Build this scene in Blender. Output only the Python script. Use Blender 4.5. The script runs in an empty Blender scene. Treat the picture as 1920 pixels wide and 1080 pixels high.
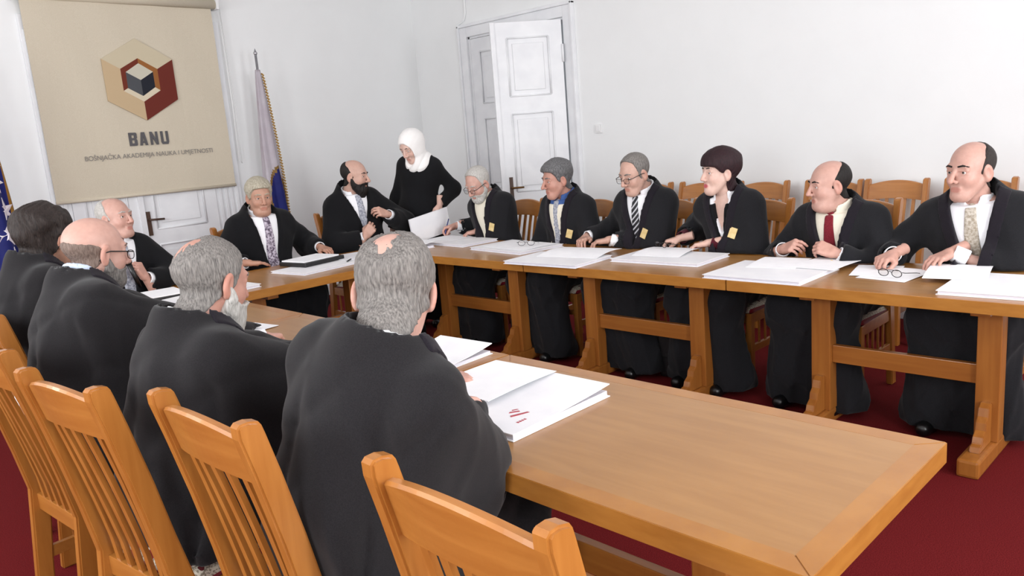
import bpy, bmesh, math, random
import numpy as np
from mathutils import Vector, Matrix

random.seed(4)
scene = bpy.context.scene
COL = scene.collection
R = math.radians

# ------------------------------------------------------------------ camera
def cam_axes(yaw, pitch, roll):
    cy, sy, cp, sp = math.cos(yaw), math.sin(yaw), math.cos(pitch), math.sin(pitch)
    f = Vector((sy*cp, cy*cp, -sp)); r = Vector((cy, -sy, 0)); u = r.cross(f)
    cr, sr = math.cos(roll), math.sin(roll)
    return cr*r + sr*u, -sr*r + cr*u, f
cr_, cu_, cf_ = cam_axes(0.773565, 0.192135, -0.078477)
cd = bpy.data.cameras.new('camera'); cam = bpy.data.objects.new('camera', cd); COL.objects.link(cam)
cd.sensor_width = 36.0; cd.lens = 36.0*1467.6/1920.0; cd.clip_start = 0.02
M = Matrix((cr_, cu_, -cf_)).transposed().to_4x4(); M.translation = (0, 0, 1.5)
cam.matrix_world = M
scene.camera = cam

# ------------------------------------------------------------------ world, exposure, daylight
w = bpy.data.worlds.new('world'); scene.world = w; w.use_nodes = True
bg = w.node_tree.nodes['Background']; bg.inputs[0].default_value = (0.86, 0.92, 1.0, 1); bg.inputs[1].default_value = 0.7
vs = scene.view_settings
vs.view_transform = 'Standard'; vs.look = 'None'; vs.gamma = 1.0; vs.use_curve_mapping = False; vs.exposure = 0.0

def area(name, loc, direction, sx, sy, power, color=(1, 1, 1)):
    l = bpy.data.lights.new(name, 'AREA'); l.shape = 'RECTANGLE'; l.size = sx; l.size_y = sy
    l.energy = power; l.color = color
    o = bpy.data.objects.new(name, l); COL.objects.link(o); o.location = loc
    o.rotation_euler = Vector(direction).to_track_quat('-Z', 'Y').to_euler()
    return o
XL, XR, YF, YB, ZC = -1.9, 5.78, -2.4, 7.17, 3.75
WIN_LEFT = [0.3, 2.6, 4.9]          # window centres along the left wall
WIN_FRONT = [0.6, 3.2]              # window centres along the wall behind the camera
for yc in WIN_LEFT:
    area('window_daylight', (XL-0.02, yc, 1.95), (1, 0, 0), 1.9, 1.15, 105, (0.97, 0.985, 1.0))
for xc in WIN_FRONT:
    area('window_daylight', (xc, YF-0.02, 1.95), (0, 1, 0), 1.15, 1.9, 110, (0.97, 0.985, 1.0))

# ------------------------------------------------------------------ materials
def srgb(r, g, b):
    f = lambda c: (c/12.92 if c <= 0.04045 else ((c+0.055)/1.055)**2.4)
    return (f(r/255), f(g/255), f(b/255), 1)
def new_mat(name, base, rough=0.6, spec=0.5, metal=0.0, sheen=0.0, coat=0.0, sss=0.0):
    m = bpy.data.materials.new(name); m.use_nodes = True
    b = m.node_tree.nodes['Principled BSDF']
    b.inputs['Base Color'].default_value = base; b.inputs['Roughness'].default_value = rough
    b.inputs['Specular IOR Level'].default_value = spec; b.inputs['Metallic'].default_value = metal
    if sheen: b.inputs['Sheen Weight'].default_value = sheen; b.inputs['Sheen Roughness'].default_value = 0.5
    if coat: b.inputs['Coat Weight'].default_value = coat; b.inputs['Coat Roughness'].default_value = 0.18
    if sss:
        b.inputs['Subsurface Weight'].default_value = sss; b.inputs['Subsurface Radius'].default_value = (0.01, 0.004, 0.002)
        b.inputs['Subsurface Scale'].default_value = 0.6
    return m, m.node_tree.nodes, m.node_tree.links, b
def noise_color(m, nodes, links, b, c1, c2, scale, stretch=(1, 1, 1), detail=4, lo=0.35, hi=0.65, bump=0.0, bumpd=0.002, coord='Object', distort=0.0):
    tc = nodes.new('ShaderNodeTexCoord'); mp = nodes.new('ShaderNodeMapping'); mp.inputs['Scale'].default_value = stretch
    nz = nodes.new('ShaderNodeTexNoise'); nz.inputs['Scale'].default_value = scale; nz.inputs['Detail'].default_value = detail
    nz.inputs['Distortion'].default_value = distort
    rp = nodes.new('ShaderNodeValToRGB'); rp.color_ramp.elements[0].position = lo; rp.color_ramp.elements[1].position = hi
    rp.color_ramp.elements[0].color = c1; rp.color_ramp.elements[1].color = c2
    links.new(tc.outputs[coord], mp.inputs[0]); links.new(mp.outputs[0], nz.inputs['Vector'])
    links.new(nz.outputs[0], rp.inputs[0]); links.new(rp.outputs[0], b.inputs['Base Color'])
    if bump:
        bp = nodes.new('ShaderNodeBump'); bp.inputs['Strength'].default_value = bump; bp.inputs['Distance'].default_value = bumpd
        links.new(nz.outputs[0], bp.inputs['Height']); links.new(bp.outputs[0], b.inputs['Normal'])
    return nz
def simple(name, base, **k): return new_mat(name, base, **k)[0]
def noisy(name, c1, c2, scale, stretch=(1, 1, 1), detail=4, lo=0.35, hi=0.65, bump=0.0, bumpd=0.002, coord='Object', distort=0.0, **k):
    m, n, l, b = new_mat(name, c1, **k); noise_color(m, n, l, b, c1, c2, scale, stretch, detail, lo, hi, bump, bumpd, coord, distort); return m

MAT = {}
MAT['wall'] = noisy('wall_paint', srgb(238, 239, 239), srgb(240, 241, 241), 3, rough=0.85, spec=0.2)
MAT['white_paint'] = noisy('white_gloss_paint', srgb(232, 233, 236), srgb(240, 241, 243), 6, rough=0.45, spec=0.4)
MAT['ceiling'] = simple('ceiling_paint', srgb(240, 240, 240), rough=0.9, spec=0.1)
MAT['carpet'] = noisy('red_carpet', srgb(84, 20, 22), srgb(112, 32, 34), 260, bump=0.5, bumpd=0.003, detail=3, rough=0.95, spec=0.05)
MAT['wood'] = noisy('honey_wood', srgb(162, 101, 42), srgb(176, 115, 52), 3, stretch=(12, 12, 1), detail=4, rough=0.3, spec=0.5, coat=0.35)
MAT['wood_h'] = noisy('honey_wood_rail', srgb(164, 103, 44), srgb(178, 117, 54), 3, stretch=(1, 12, 12), detail=4, rough=0.3, spec=0.5, coat=0.35)
MAT['tw'] = noisy('trestle_wood', srgb(150, 90, 36), srgb(164, 103, 44), 3, stretch=(12, 12, 1), detail=4, rough=0.35, spec=0.5, coat=0.3)
MAT['twh'] = noisy('stretcher_wood', srgb(150, 90, 36), srgb(164, 103, 44), 3, stretch=(12, 1, 12), detail=4, rough=0.35, spec=0.5, coat=0.3)
MAT['veneer'] = noisy('table_veneer', srgb(158, 112, 62), srgb(168, 122, 70), 3, stretch=(10, 1.2, 10), detail=4, rough=0.34, spec=0.5, coat=0.25)
MAT['edging'] = noisy('table_edging', srgb(160, 104, 42), srgb(172, 116, 50), 5, stretch=(2, 2, 9), detail=5, rough=0.3, spec=0.5, coat=0.3)
MAT['paper'] = noisy('white_paper', srgb(243, 243, 246), srgb(248, 248, 250), 12, rough=0.7, spec=0.2)
MAT['card'] = noisy('white_card', srgb(240, 240, 244), srgb(247, 247, 249), 8, rough=0.45, spec=0.4)
MAT['page'] = noisy('page_edges', srgb(205, 203, 212), srgb(226, 224, 232), 40, stretch=(1, 1, 40), rough=0.8, spec=0.2)
MAT['blackleather'] = noisy('black_leather', srgb(16, 16, 18), srgb(26, 26, 28), 60, bump=0.3, rough=0.45, spec=0.5)
MAT['metal'] = simple('steel', srgb(190, 190, 195), rough=0.28, metal=1.0)
MAT['brass'] = simple('aged_brass', srgb(120, 88, 50), rough=0.4, metal=0.8)
MAT['darkbrown'] = simple('brown_handle_plate', srgb(74, 50, 36), rough=0.45)
MAT['gold'] = noisy('gold_fringe', srgb(150, 112, 50), srgb(190, 152, 84), 80, rough=0.6)
MAT['plastic_white'] = simple('white_plastic', srgb(235, 235, 235), rough=0.4)
MAT['black'] = simple('black_plastic', srgb(14, 14, 16), rough=0.35)
MAT['red'] = simple('red_plastic', srgb(160, 30, 40), rough=0.4)
MAT['redink'] = simple('red_ink', srgb(176, 74, 84), rough=0.7)
MAT['blueink'] = simple('pen_blue', srgb(40, 52, 120), rough=0.3)
MAT['lens'] = None
m, n, l, b = new_mat('spectacle_lens', (1, 1, 1, 1), rough=0.02, spec=0.5)
tr = n.new('ShaderNodeBsdfTransparent'); gl = n.new('ShaderNodeBsdfGlossy'); gl.inputs['Roughness'].default_value = 0.03
mx = n.new('ShaderNodeMixShader'); mx.inputs[0].default_value = 0.10
l.new(tr.outputs[0], mx.inputs[1]); l.new(gl.outputs[0], mx.inputs[2]); l.new(mx.outputs[0], n['Material Output'].inputs[0])
MAT['lens'] = m
MAT['blind'] = noisy('roller_blind_cloth', srgb(203, 192, 172), srgb(210, 200, 181), 220, bump=0.03, bumpd=0.0005, rough=0.85, spec=0.1)
MAT['flagwhite'] = noisy('white_flag_satin', srgb(226, 216, 224), srgb(238, 232, 238), 6, rough=0.5, spec=0.3, sheen=0.2)
MAT['flagblue'] = noisy('blue_flag_satin', srgb(38, 44, 128), srgb(46, 54, 146), 6, rough=0.5, spec=0.3, sheen=0.2)
MAT['flagyellow'] = simple('yellow_flag_satin', srgb(205, 150, 60), rough=0.5)

# red and cream striped upholstery with small rosettes in the cream bands
m, n, l, b = new_mat('striped_upholstery', (1, 1, 1, 1), rough=0.85, spec=0.15, sheen=0.2)
tc = n.new('ShaderNodeTexCoord'); sp = n.new('ShaderNodeSeparateXYZ'); l.new(tc.outputs['Object'], sp.inputs[0])
def mth(op, a, bv=None, n=n, l=l):
    q = n.new('ShaderNodeMath'); q.operation = op
    for i, v in enumerate((a, bv)):
        if v is None: continue
        if isinstance(v, (int, float)): q.inputs[i].default_value = v
        else: l.new(v, q.inputs[i])
    return q.outputs[0]
fr = mth('FRACT', mth('ADD', mth('MULTIPLY', sp.outputs['X'], 1/0.082), 10.0))
red = mth('LESS_THAN', mth('ABSOLUTE', mth('SUBTRACT', fr, 0.5)), 0.2)
fy = mth('SUBTRACT', mth('FRACT', mth('MULTIPLY', sp.outputs['Y'], 1/0.09)), 0.5)
fx = mth('SUBTRACT', mth('FRACT', mth('ADD', fr, 0.5)), 0.5)
rr = mth('ADD', mth('POWER', mth('MULTIPLY', fx, 0.082), 2), mth('POWER', mth('MULTIPLY', fy, 0.09), 2))
ros = mth('LESS_THAN', rr, 0.00007)
nz = n.new('ShaderNodeTexNoise'); nz.inputs['Scale'].default_value = 170; l.new(tc.outputs['Object'], nz.inputs['Vector'])
rp = n.new('ShaderNodeValToRGB'); rp.color_ramp.elements[0].position = 0.44; rp.color_ramp.elements[1].position = 0.5
rp.color_ramp.elements[0].color = srgb(150, 138, 120); rp.color_ramp.elements[1].color = srgb(222, 213, 196); l.new(nz.outputs[0], rp.inputs[0])
mx1 = n.new('ShaderNodeMixRGB'); l.new(ros, mx1.inputs[0]); l.new(rp.outputs[0], mx1.inputs[1]); mx1.inputs[2].default_value = srgb(110, 40, 44)
mx2 = n.new('ShaderNodeMixRGB'); l.new(red, mx2.inputs[0]); l.new(mx1.outputs[0], mx2.inputs[1]); mx2.inputs[2].default_value = srgb(140, 24, 38)
l.new(mx2.outputs[0], b.inputs['Base Color']); MAT['upholstery'] = m

# ------------------------------------------------------------------ object helpers
def link(name, me, mat=None, parent=None):
    o = bpy.data.objects.new(name, me); COL.objects.link(o)
    if mat is not None:
        for q in (mat if isinstance(mat, (list, tuple)) else [mat]): me.materials.append(q)
    if parent is not None: o.parent = parent
    return o
def tag(o, label=None, cat=None, group=None, kind=None):
    if label: o['label'] = label
    if cat: o['category'] = cat
    if group: o['group'] = group
    if kind: o['kind'] = kind
    return o
def empty(name, loc=(0, 0, 0), rz=0.0):
    o = bpy.data.objects.new(name, None); COL.objects.link(o); o.location = loc; o.rotation_euler = (0, 0, rz); o.empty_display_size = 0.1
    return o
def copy_tree(o, parent=None):
    c = o.copy(); COL.objects.link(c); c.parent = parent
    for ch in list(o.children): copy_tree(ch, c)
    return c
def bm_mesh(name, bm, smooth=False):
    me = bpy.data.meshes.new(name); bm.normal_update(); bm.to_mesh(me); bm.free()
    if smooth:
        for p in me.polygons: p.use_smooth = True
    return me
def add_box(bm, lo, hi, mat=None, bevel=0.0):
    vs_ = [bm.verts.new((x, y, z)) for x in (lo[0], hi[0]) for y in (lo[1], hi[1]) for z in (lo[2], hi[2])]
    F = []
    for idx in ((0, 1, 3, 2), (4, 6, 7, 5), (0, 4, 5, 1), (2, 3, 7, 6), (0, 2, 6, 4), (1, 5, 7, 3)):
        F.append(bm.faces.new([vs_[i] for i in idx]))
    if mat is not None:
        for v in vs_: v.co = mat @ v.co
    if bevel:
        es = set(e for f in F for e in f.edges)
        bmesh.ops.bevel(bm, geom=list(es), offset=bevel, segments=2, affect='EDGES', profile=0.6)
def box(name, lo, hi, mat, parent=None, bevel=0.0, mtx=None):
    bm = bmesh.new(); add_box(bm, lo, hi, mtx, bevel); bmesh.ops.recalc_face_normals(bm, faces=bm.faces)
    return link(name, bm_mesh(name, bm), mat, parent)
def add_tube(bm, pts, rad, n=8, cap=True):
    pts = [Vector(p) for p in pts]; rings = []
    rads = rad if isinstance(rad, (list, tuple)) else [rad]*len(pts)
    prev = None
    for i, p in enumerate(pts):
        t = (pts[min(i+1, len(pts)-1)] - pts[max(i-1, 0)]).normalized()
        if prev is None:
            a = Vector((0, 0, 1)) if abs(t.z) < 0.9 else Vector((1, 0, 0)); u = t.cross(a).normalized()
        else: u = (prev - t*prev.dot(t)).normalized()
        prev = u; v = t.cross(u)
        rings.append([bm.verts.new(p + (u*math.cos(k*2*math.pi/n) + v*math.sin(k*2*math.pi/n))*rads[i]) for k in range(n)])
    for a, b_ in zip(rings, rings[1:]):
        for k in range(n): bm.faces.new((a[k], a[(k+1) % n], b_[(k+1) % n], b_[k]))
    if cap: bm.faces.new(rings[0][::-1]); bm.faces.new(rings[-1])
def tube(name, pts, rad, mat, parent=None, n=8):
    bm = bmesh.new(); add_tube(bm, pts, rad, n); bmesh.ops.recalc_face_normals(bm, faces=bm.faces)
    return link(name, bm_mesh(name, bm, True), mat, parent)
def add_prism(bm, poly, t0, t1, fn):
    a = [bm.verts.new(fn(u, v, t0)) for u, v in poly]; b_ = [bm.verts.new(fn(u, v, t1)) for u, v in poly]
    n = len(poly); bm.faces.new(a[::-1]); bm.faces.new(b_)
    for i in range(n): bm.faces.new((a[i], a[(i+1) % n], b_[(i+1) % n], b_[i]))
def prism(name, poly, t0, t1, fn, mat, parent=None, bevel=0.0, smooth=False):
    bm = bmesh.new(); add_prism(bm, poly, t0, t1, fn)
    bmesh.ops.recalc_face_normals(bm, faces=bm.faces)
    if bevel: bmesh.ops.bevel(bm, geom=[e for e in bm.edges if e.calc_face_angle(0) > .9], offset=bevel, segments=2, affect='EDGES')
    bmesh.ops.recalc_face_normals(bm, faces=bm.faces)
    return link(name, bm_mesh(name, bm, smooth), mat, parent)

# ------------------------------------------------------------------ the room
def struct(o): o['kind'] = 'structure'; return o
struct(box('floor', (XL-0.3, YF-0.3, -0.1), (XR+1.2, YB+0.3, 0.0), MAT['carpet']))
struct(box('ceiling', (XL-0.3, YF-0.3, ZC), (XR+1.2, YB+0.3, ZC+0.1), MAT['ceiling']))
def wall_with_holes(name, axis, p0, p1, a0, a1, holes):
    """slab between p0..p1 across the wall axis, running a0..a1, with rectangular holes (b0,b1,z0,z1)"""
    bm = bmesh.new()
    def bx(b0, b1, z0, z1):
        if b1-b0 < 1e-4 or z1-z0 < 1e-4: return
        if axis == 0: add_box(bm, (p0, b0, z0), (p1, b1, z1))
        else: add_box(bm, (b0, p0, z0), (b1, p1, z1))
    cur = a0
    for (b0, b1, z0, z1) in sorted(holes):
        bx(cur, b0, 0, ZC); bx(b0, b1, 0, z0); bx(b0, b1, z1, ZC); cur = b1
    bx(cur, a1, 0, ZC)
    bmesh.ops.recalc_face_normals(bm, faces=bm.faces)
    return struct(link(name, bm_mesh(name, bm), MAT['wall']))
DY0, DY1, DZ = 4.95, 6.28, 2.535
wall_with_holes('wall_right', 0, XR, XR+0.25, YF-0.3, YB+0.25, [(DY0, DY1, 0.0, DZ)])
wall_with_holes('wall_back', 1, YB, YB+0.25, XL-0.3, XR, [])
wall_with_holes('wall_left', 0, XL-0.25, XL, YF-0.3, YB, [(c-0.6, c+0.6, 0.95, 2.95) for c in WIN_LEFT])
wall_with_holes('wall_front', 1, YF-0.25, YF, XL, XR, [(c-0.6, c+0.6, 0.95, 2.95) for c in WIN_FRONT])
struct(box('wall_corridor', (XR+1.1, 4.0, 0), (XR+1.2, 7.4, ZC), MAT['wall']))
struct(box('baseboard_right', (XR-0.018, YF, 0), (XR, DY0-0.1, 0.11), MAT['white_paint'], bevel=0.004))
struct(box('baseboard_corner', (XR-0.018, DY1+0.11, 0), (XR, YB, 0.11), MAT['white_paint'], bevel=0.004))
struct(box('baseboard_back', (3.50, YB-0.018, 0), (XR-0.02, YB, 0.11), MAT['white_paint'], bevel=0.004))
struct(box('baseboard_left', (XL, YB-0.018, 0), (1.85, YB, 0.11), MAT['white_paint'], bevel=0.004))
wn = 0
for axis, cs in ((0, WIN_LEFT), (1, WIN_FRONT)):
    for c in cs:
        wn += 1
        bm = bmesh.new()
        def wb(b0, b1, z0, z1, d0=0.10, d1=0.16):
            if axis == 0: add_box(bm, (XL-d1, b0, z0), (XL-d0, b1, z1))
            else: add_box(bm, (b0, YF-d1, z0), (b1, YF-d0, z1))
        for (b0, b1, z0, z1) in ((c-.6, c-.54, .95, 2.95), (c+.54, c+.6, .95, 2.95), (c-.54, c+.54, .95, 1.01), (c-.54, c+.54, 2.89, 2.95), (c-.03, c+.03, 1.01, 2.89), (c-.54, c+.54, 2.25, 2.31)):
            wb(b0, b1, z0, z1)
        bmesh.ops.recalc_face_normals(bm, faces=bm.faces)
        wo = struct(link('window_%d' % wn, bm_mesh('window', bm), MAT['white_paint']))
        if axis == 0: box('pane', (XL-.135, c-.54, 1.01), (XL-.13, c+.54, 2.89), MAT['lens'], wo)
        else: box('pane', (c-.54, YF-.135, 1.01), (c+.54, YF-.13, 2.89), MAT['lens'], wo)

# double door in the right wall: casing, closed far leaf, near leaf swung into the room
def door_leaf(name, width, height, parent, panels, mat=MAT['white_paint']):
    """leaf in local coords: x 0..width, thickness y -0.02..0.02, z 0..height; raised panels inside recessed frames"""
    leaf = empty(name); leaf.parent = parent
    xs = sorted({0, width} | {p[0] for p in panels} | {p[1] for p in panels})
    bm = bmesh.new(); st = panels[0][0]
    add_box(bm, (0, -.02, 0), (st, .02, height)); add_box(bm, (width-st, -.02, 0), (width, .02, height))
    zc = 0
    for (x0, x1, z0, z1) in sorted(panels, key=lambda p: p[2]):
        add_box(bm, (st, -.02, zc), (width-st, .02, z0)); zc = z1
    add_box(bm, (st, -.02, zc), (width-st, .02, height))
    bmesh.ops.recalc_face_normals(bm, faces=bm.faces)
    link('leaf_frame', bm_mesh('leaf_frame', bm), mat, leaf)
    for (x0, x1, z0, z1) in panels:
        box('panel', (x0, -.010, z0), (x1, .010, z1), mat, leaf)
        bm = bmesh.new()
        for s in (-1, 1):
            y0, y1 = sorted((s*.010, s*.017)); g = .05
            add_box(bm, (x0+g, y0, z0+g), (x1-g, y1, z1-g), bevel=0.006)
        bmesh.ops.recalc_face_normals(bm, faces=bm.faces)
        link('raised_field', bm_mesh('raised_field', bm), mat, leaf)
        bm = bmesh.new()
        for s in (-1, 1):
            for (a, b_) in (((x0, z0), (x1, z0)), ((x1, z0), (x1, z1)), ((x1, z1), (x0, z1)), ((x0, z1), (x0, z0))):
                add_tube(bm, [(a[0], s*.019, a[1]), (b_[0], s*.019, b_[1])], .009, 6)
        link('moulding', bm_mesh('moulding', bm, True), mat, leaf)
    return leaf
d1 = struct(empty('door_1', (XR, 0, 0)))
bm = bmesh.new()
for (y0, y1, z0, z1) in ((DY0-.10, DY0, 0, DZ+.10), (DY1, DY1+.10, 0, DZ+.10), (DY0, DY1, DZ, DZ+.10)):
    add_box(bm, (-.03, y0, z0), (0, y1, z1), bevel=.006)
for (y0, y1, z0, z1) in ((DY0-.125, DY0-.10, 0, DZ+.125), (DY1+.10, DY1+.125, 0, DZ+.125), (DY0-.125, DY1+.125, DZ+.10, DZ+.13)):
    add_box(bm, (-.045, y0, z0), (0, y1, z1), bevel=.006)
for (y0, y1, z0, z1) in ((DY0, DY0+.02, 0, DZ), (DY1-.02, DY1, 0, DZ), (DY0, DY1, DZ-.02, DZ)):
    add_box(bm, (0, y0, z0), (.25, y1, z1))
bmesh.ops.recalc_face_normals(bm, faces=bm.faces)
link('casing', bm_mesh('casing', bm), MAT['white_paint'], d1)
PAN = [(.13, .52, .22, .82), (.13, .52, .96, 1.68), (.13, .52, 1.84, 2.36)]
lf = door_leaf('closed_leaf', .645, 2.50, d1, PAN); lf.location = (.025, DY1-.02, .012); lf.rotation_euler = (0, 0, R(-90))
lo_ = door_leaf('open_leaf', .645, 2.50, d1, PAN); lo_.location = (-.045, DY0+.01, .012); lo_.rotation_euler = (0, 0, R(90+53))
box('astragal', (.625, -.035, 0), (.665, -.02, 2.5), MAT['white_paint'], lo_)
box('astragal', (.625, .02, 0), (.665, .035, 2.5), MAT['white_paint'], lo_)
for zz in (2.12, .35): tube('hinge', [(0, .03, zz), (0, .03, zz+.16)], .011, MAT['white_paint'], lo_)
for s in (-1, 1):
    box('handle_plate', (.555, s*.020-.004, .90), (.59, s*.020+.004, 1.10), MAT['darkbrown'], lo_)
    tube('lever', [(.572, s*.02, 1.0), (.572, s*.065, 1.0), (.46, s*.068, 1.0)], .009, MAT['brass'], lo_)
box('keyhole_latch', (.60, -.03, .98), (.64, -.02, 1.02), MAT['red'], lf)

# door in the back wall behind the blind
d2 = struct(empty('door_2', (0, YB, 0)))
bm = bmesh.new()
for (x0, x1, z0, z1) in ((1.86, 2.0, 0, 2.72), (3.22, 3.48, 0, 2.72), (2.0, 3.22, 2.58, 2.72)):
    add_box(bm, (x0, -.03, z0), (x1, 0, z1), bevel=.005)
for k in range(4): add_box(bm, (3.25+k*.055, -.042, 0), (3.28+k*.055, -.03, 2.6), bevel=.004)
for k in range(2): add_box(bm, (1.88+k*.055, -.042, 0), (1.91+k*.055, -.03, 2.6), bevel=.004)
bmesh.ops.recalc_face_normals(bm, faces=bm.faces); link('casing', bm_mesh('casing', bm), MAT['white_paint'], d2)
P2_ = [(.12, .57, .18, .78), (.12, .57, .92, 1.62), (.12, .57, 1.78, 2.34)]
a = door_leaf('leaf', .53, 2.57, d2, [(.10, .43, p[2], p[3]) for p in P2_]); a.location = (2.0, -.022, .01)
a2 = door_leaf('leaf', .69, 2.57, d2, P2_); a2.location = (2.53, -.022, .01)
box('astragal', (2.515, -.06, .01), (2.56, -.04, 2.57), MAT['white_paint'], d2)
box('handle_plate', (2.565, -.054, .88), (2.60, -.042, 1.09), MAT['darkbrown'], d2)
tube('lever', [(2.582, -.05, 1.02), (2.582, -.095, 1.02), (2.70, -.098, 1.015)], .009, MAT['darkbrown'], d2)

# conduit on the right wall, light switch
tube('trim_1', [(XR-.012, 6.28, ZC), (XR-.012, 6.28, 2.78), (XR-.012, 6.31, 2.71), (XR-.012, 6.43, 2.67), (XR-.012, 6.435, 2.6), (XR-.012, 6.435, .1)], .010, MAT['wall'])['kind'] = 'structure'
sw = empty('light_switch', (XR, 4.612, 1.50)); tag(sw, 'small white light switch on the bare wall right of the open door', 'switch')
box('plate', (-.012, -.042, -.042), (0, .042, .042), MAT['plastic_white'], sw, bevel=.004)
box('rocker', (-.018, -.022, -.028), (-.012, .022, .028), MAT['plastic_white'], sw, bevel=.002)

# ------------------------------------------------------------------ roller blind with the printed emblem
sc = empty('roller_blind', (2.635, YB-.075, 1.25)); tag(sc, 'beige roller blind printed with a cube emblem and grey lettering', 'blind')
BX = lambda x: x-2.635
BZ = lambda z: z-1.25
bm = bmesh.new(); NX, NZ = 24, 24
gg = []
for off in (0.0, .003):
    gg.append([[bm.verts.new((BX(1.88+1.53*i/NX), off+.003*math.sin(i*.9+.4*j), BZ(1.245+1.6*j/NZ))) for j in range(NZ+1)] for i in range(NX+1)])
for s_, g in enumerate(gg):
    for i in range(NX):
        for j in range(NZ):
            q = (g[i][j], g[i+1][j], g[i+1][j+1], g[i][j+1]); bm.faces.new(q if s_ == 0 else q[::-1])
rim = [(i, 0) for i in range(NX)]+[(NX, j) for j in range(NZ)]+[(i, NZ) for i in range(NX, 0, -1)]+[(0, j) for j in range(NZ, 0, -1)]
for (a, b_), (c, d) in zip(rim, rim[1:]+rim[:1]): bm.faces.new((gg[0][c][d], gg[0][a][b_], gg[1][a][b_], gg[1][c][d]))
link('cloth', bm_mesh('cloth', bm), MAT['blind'], sc)
tube('roller', [(BX(1.84), 0.0, BZ(2.865)), (BX(3.45), 0.0, BZ(2.865))], .042, MAT['blind'], sc, 16)
tube('hem_bar', [(BX(1.878), 0, BZ(1.245)), (BX(3.412), 0, BZ(1.245))], .014, MAT['blind'], sc, 10)
for xx in (1.83, 3.46): box('bracket', (BX(xx)-.012, -.045, BZ(2.82)), (BX(xx)+.012, .075, BZ(2.91)), MAT['plastic_white'], sc)
tube('chain', [(BX(3.485), -.0, BZ(2.86)), (BX(3.488), -.01, BZ(2.0)), (BX(3.475), -.005, BZ(1.47)), (BX(3.505), -.005, BZ(1.44)), (BX(3.515), 0, BZ(1.9)), (BX(3.50), 0.01, BZ(2.86))], .004, MAT['plastic_white'], sc, 6)
K = dict(top=(2.694, 2.548), UR=(2.987, 2.378), LR=(2.987, 2.038), bot=(2.694, 1.868), LL=(2.401, 2.038), UL=(2.401, 2.378),
         a=(2.694, 2.386), b=(2.847, 2.298), c=(2.847, 2.118), d=(2.694, 2.026), e=(2.540, 2.118), f=(2.540, 2.298),
         g=(2.694, 2.345), h=(2.806, 2.274), i=(2.806, 2.145), j=(2.694, 2.073), k=(2.578, 2.140), l=(2.580, 2.272), m=(2.694, 2.206))
faces = [('top UR b a f UL', (201, 189, 163)), ('UL f e d bot LL', (196, 172, 138)), ('UR LR bot d c b', (108, 50, 42)), ('f a g l k e', (112, 54, 42)),
         ('a b c i h g', (150, 98, 56)), ('e k j i c d', (214, 202, 178)), ('g h m l', (200, 195, 178)), ('l m j k', (82, 84, 88)), ('m h i j', (42, 44, 52))]
for names, colr in faces:
    poly = [K[q] for q in names.split()]
    o = prism('emblem_facet', poly, -.0115, -.0055, lambda u, v, t: (BX(u), t, BZ(v)), simple('print_%d_%d_%d' % colr, srgb(*colr), rough=0.8, spec=0.1), sc)
def text_mesh(name, s, width, height, loc, mat, parent, rot=(R(90), 0, 0), bold=0.0, extrude=0.0008, spacing=1.0):
    cu = bpy.data.curves.new(name, 'FONT'); cu.body = s; cu.size = 1.0; cu.extrude = 0.0; cu.offset = bold; cu.space_character = spacing
    o = bpy.data.objects.new(name, cu); COL.objects.link(o)
    dg = bpy.context.evaluated_depsgraph_get(); me = bpy.data.meshes.new_from_object(o.evaluated_get(dg))
    bpy.data.objects.remove(o)
    v = np.array([q.co[:] for q in me.vertices]); lo, hi = v.min(0), v.max(0)
    for q in me.vertices: q.co = ((q.co.x-lo[0])/(hi[0]-lo[0])*width, (q.co.y-lo[1])/(hi[1]-lo[1])*height, 0)
    o = link(name, me, mat, parent); o.location = loc; o.rotation_euler = rot
    return o
MAT['greyink'] = simple('grey_print', srgb(96, 94, 96), rough=0.8, spec=0.1)
MAT['greyink2'] = simple('pale_grey_print', srgb(134, 130, 126), rough=0.8, spec=0.1)
def letter(polys, x0, w_, z0, h_):
    bm = bmesh.new()
    for k_, pl in enumerate(polys): add_prism(bm, [(x0+u*w_, z0+v*h_) for u, v in pl], -.0080-.0003*k_, -.0060, lambda u, v, t: (BX(u), t, BZ(v)))
    bmesh.ops.recalc_face_normals(bm, faces=bm.faces); return link('lettering', bm_mesh('lettering', bm), MAT['greyink'], sc)
rc = lambda a, b_, c_, d_: [(a, b_), (c_, b_), (c_, d_), (a, d_)]
LET = [[rc(0, 0, .36, 1), rc(.36, 0, .82, .2), rc(.36, .42, .82, .6), rc(.36, .8, .82, 1), [(.64, .04), (.90, .0), (1, .1), (1, .42), (.90, .52), (.64, .5)], [(.64, .5), (.90, .52), (1, .60), (1, .9), (.90, 1), (.64, .96)]],
       [[(0, 0), (.34, 0), (.58, 1), (.28, 1)], [(.66, 0), (1, 0), (.72, 1), (.42, 1)], rc(.25, .18, .75, .34)],
       [rc(0, 0, .31, 1), rc(.69, 0, 1, 1), [(.0, 1), (.31, 1), (1, 0), (.69, 0)]],
       [rc(0, .14, .34, 1), rc(.66, .14, 1, 1), [(0, .2), (.12, 0), (.88, 0), (1, .2)]]]
for q, x0 in enumerate((2.517, 2.603, 2.694, 2.785)): letter(LET[q], x0, .068, 1.659, .112)
text_mesh('lettering', 'BOŠNJAČKA AKADEMIJA NAUKA I UMJETNOSTI', 1.085, .064, (BX(2.147), -.0085, BZ(1.548)), MAT['greyink2'], sc)['kind'] = 'stuff'

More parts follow.
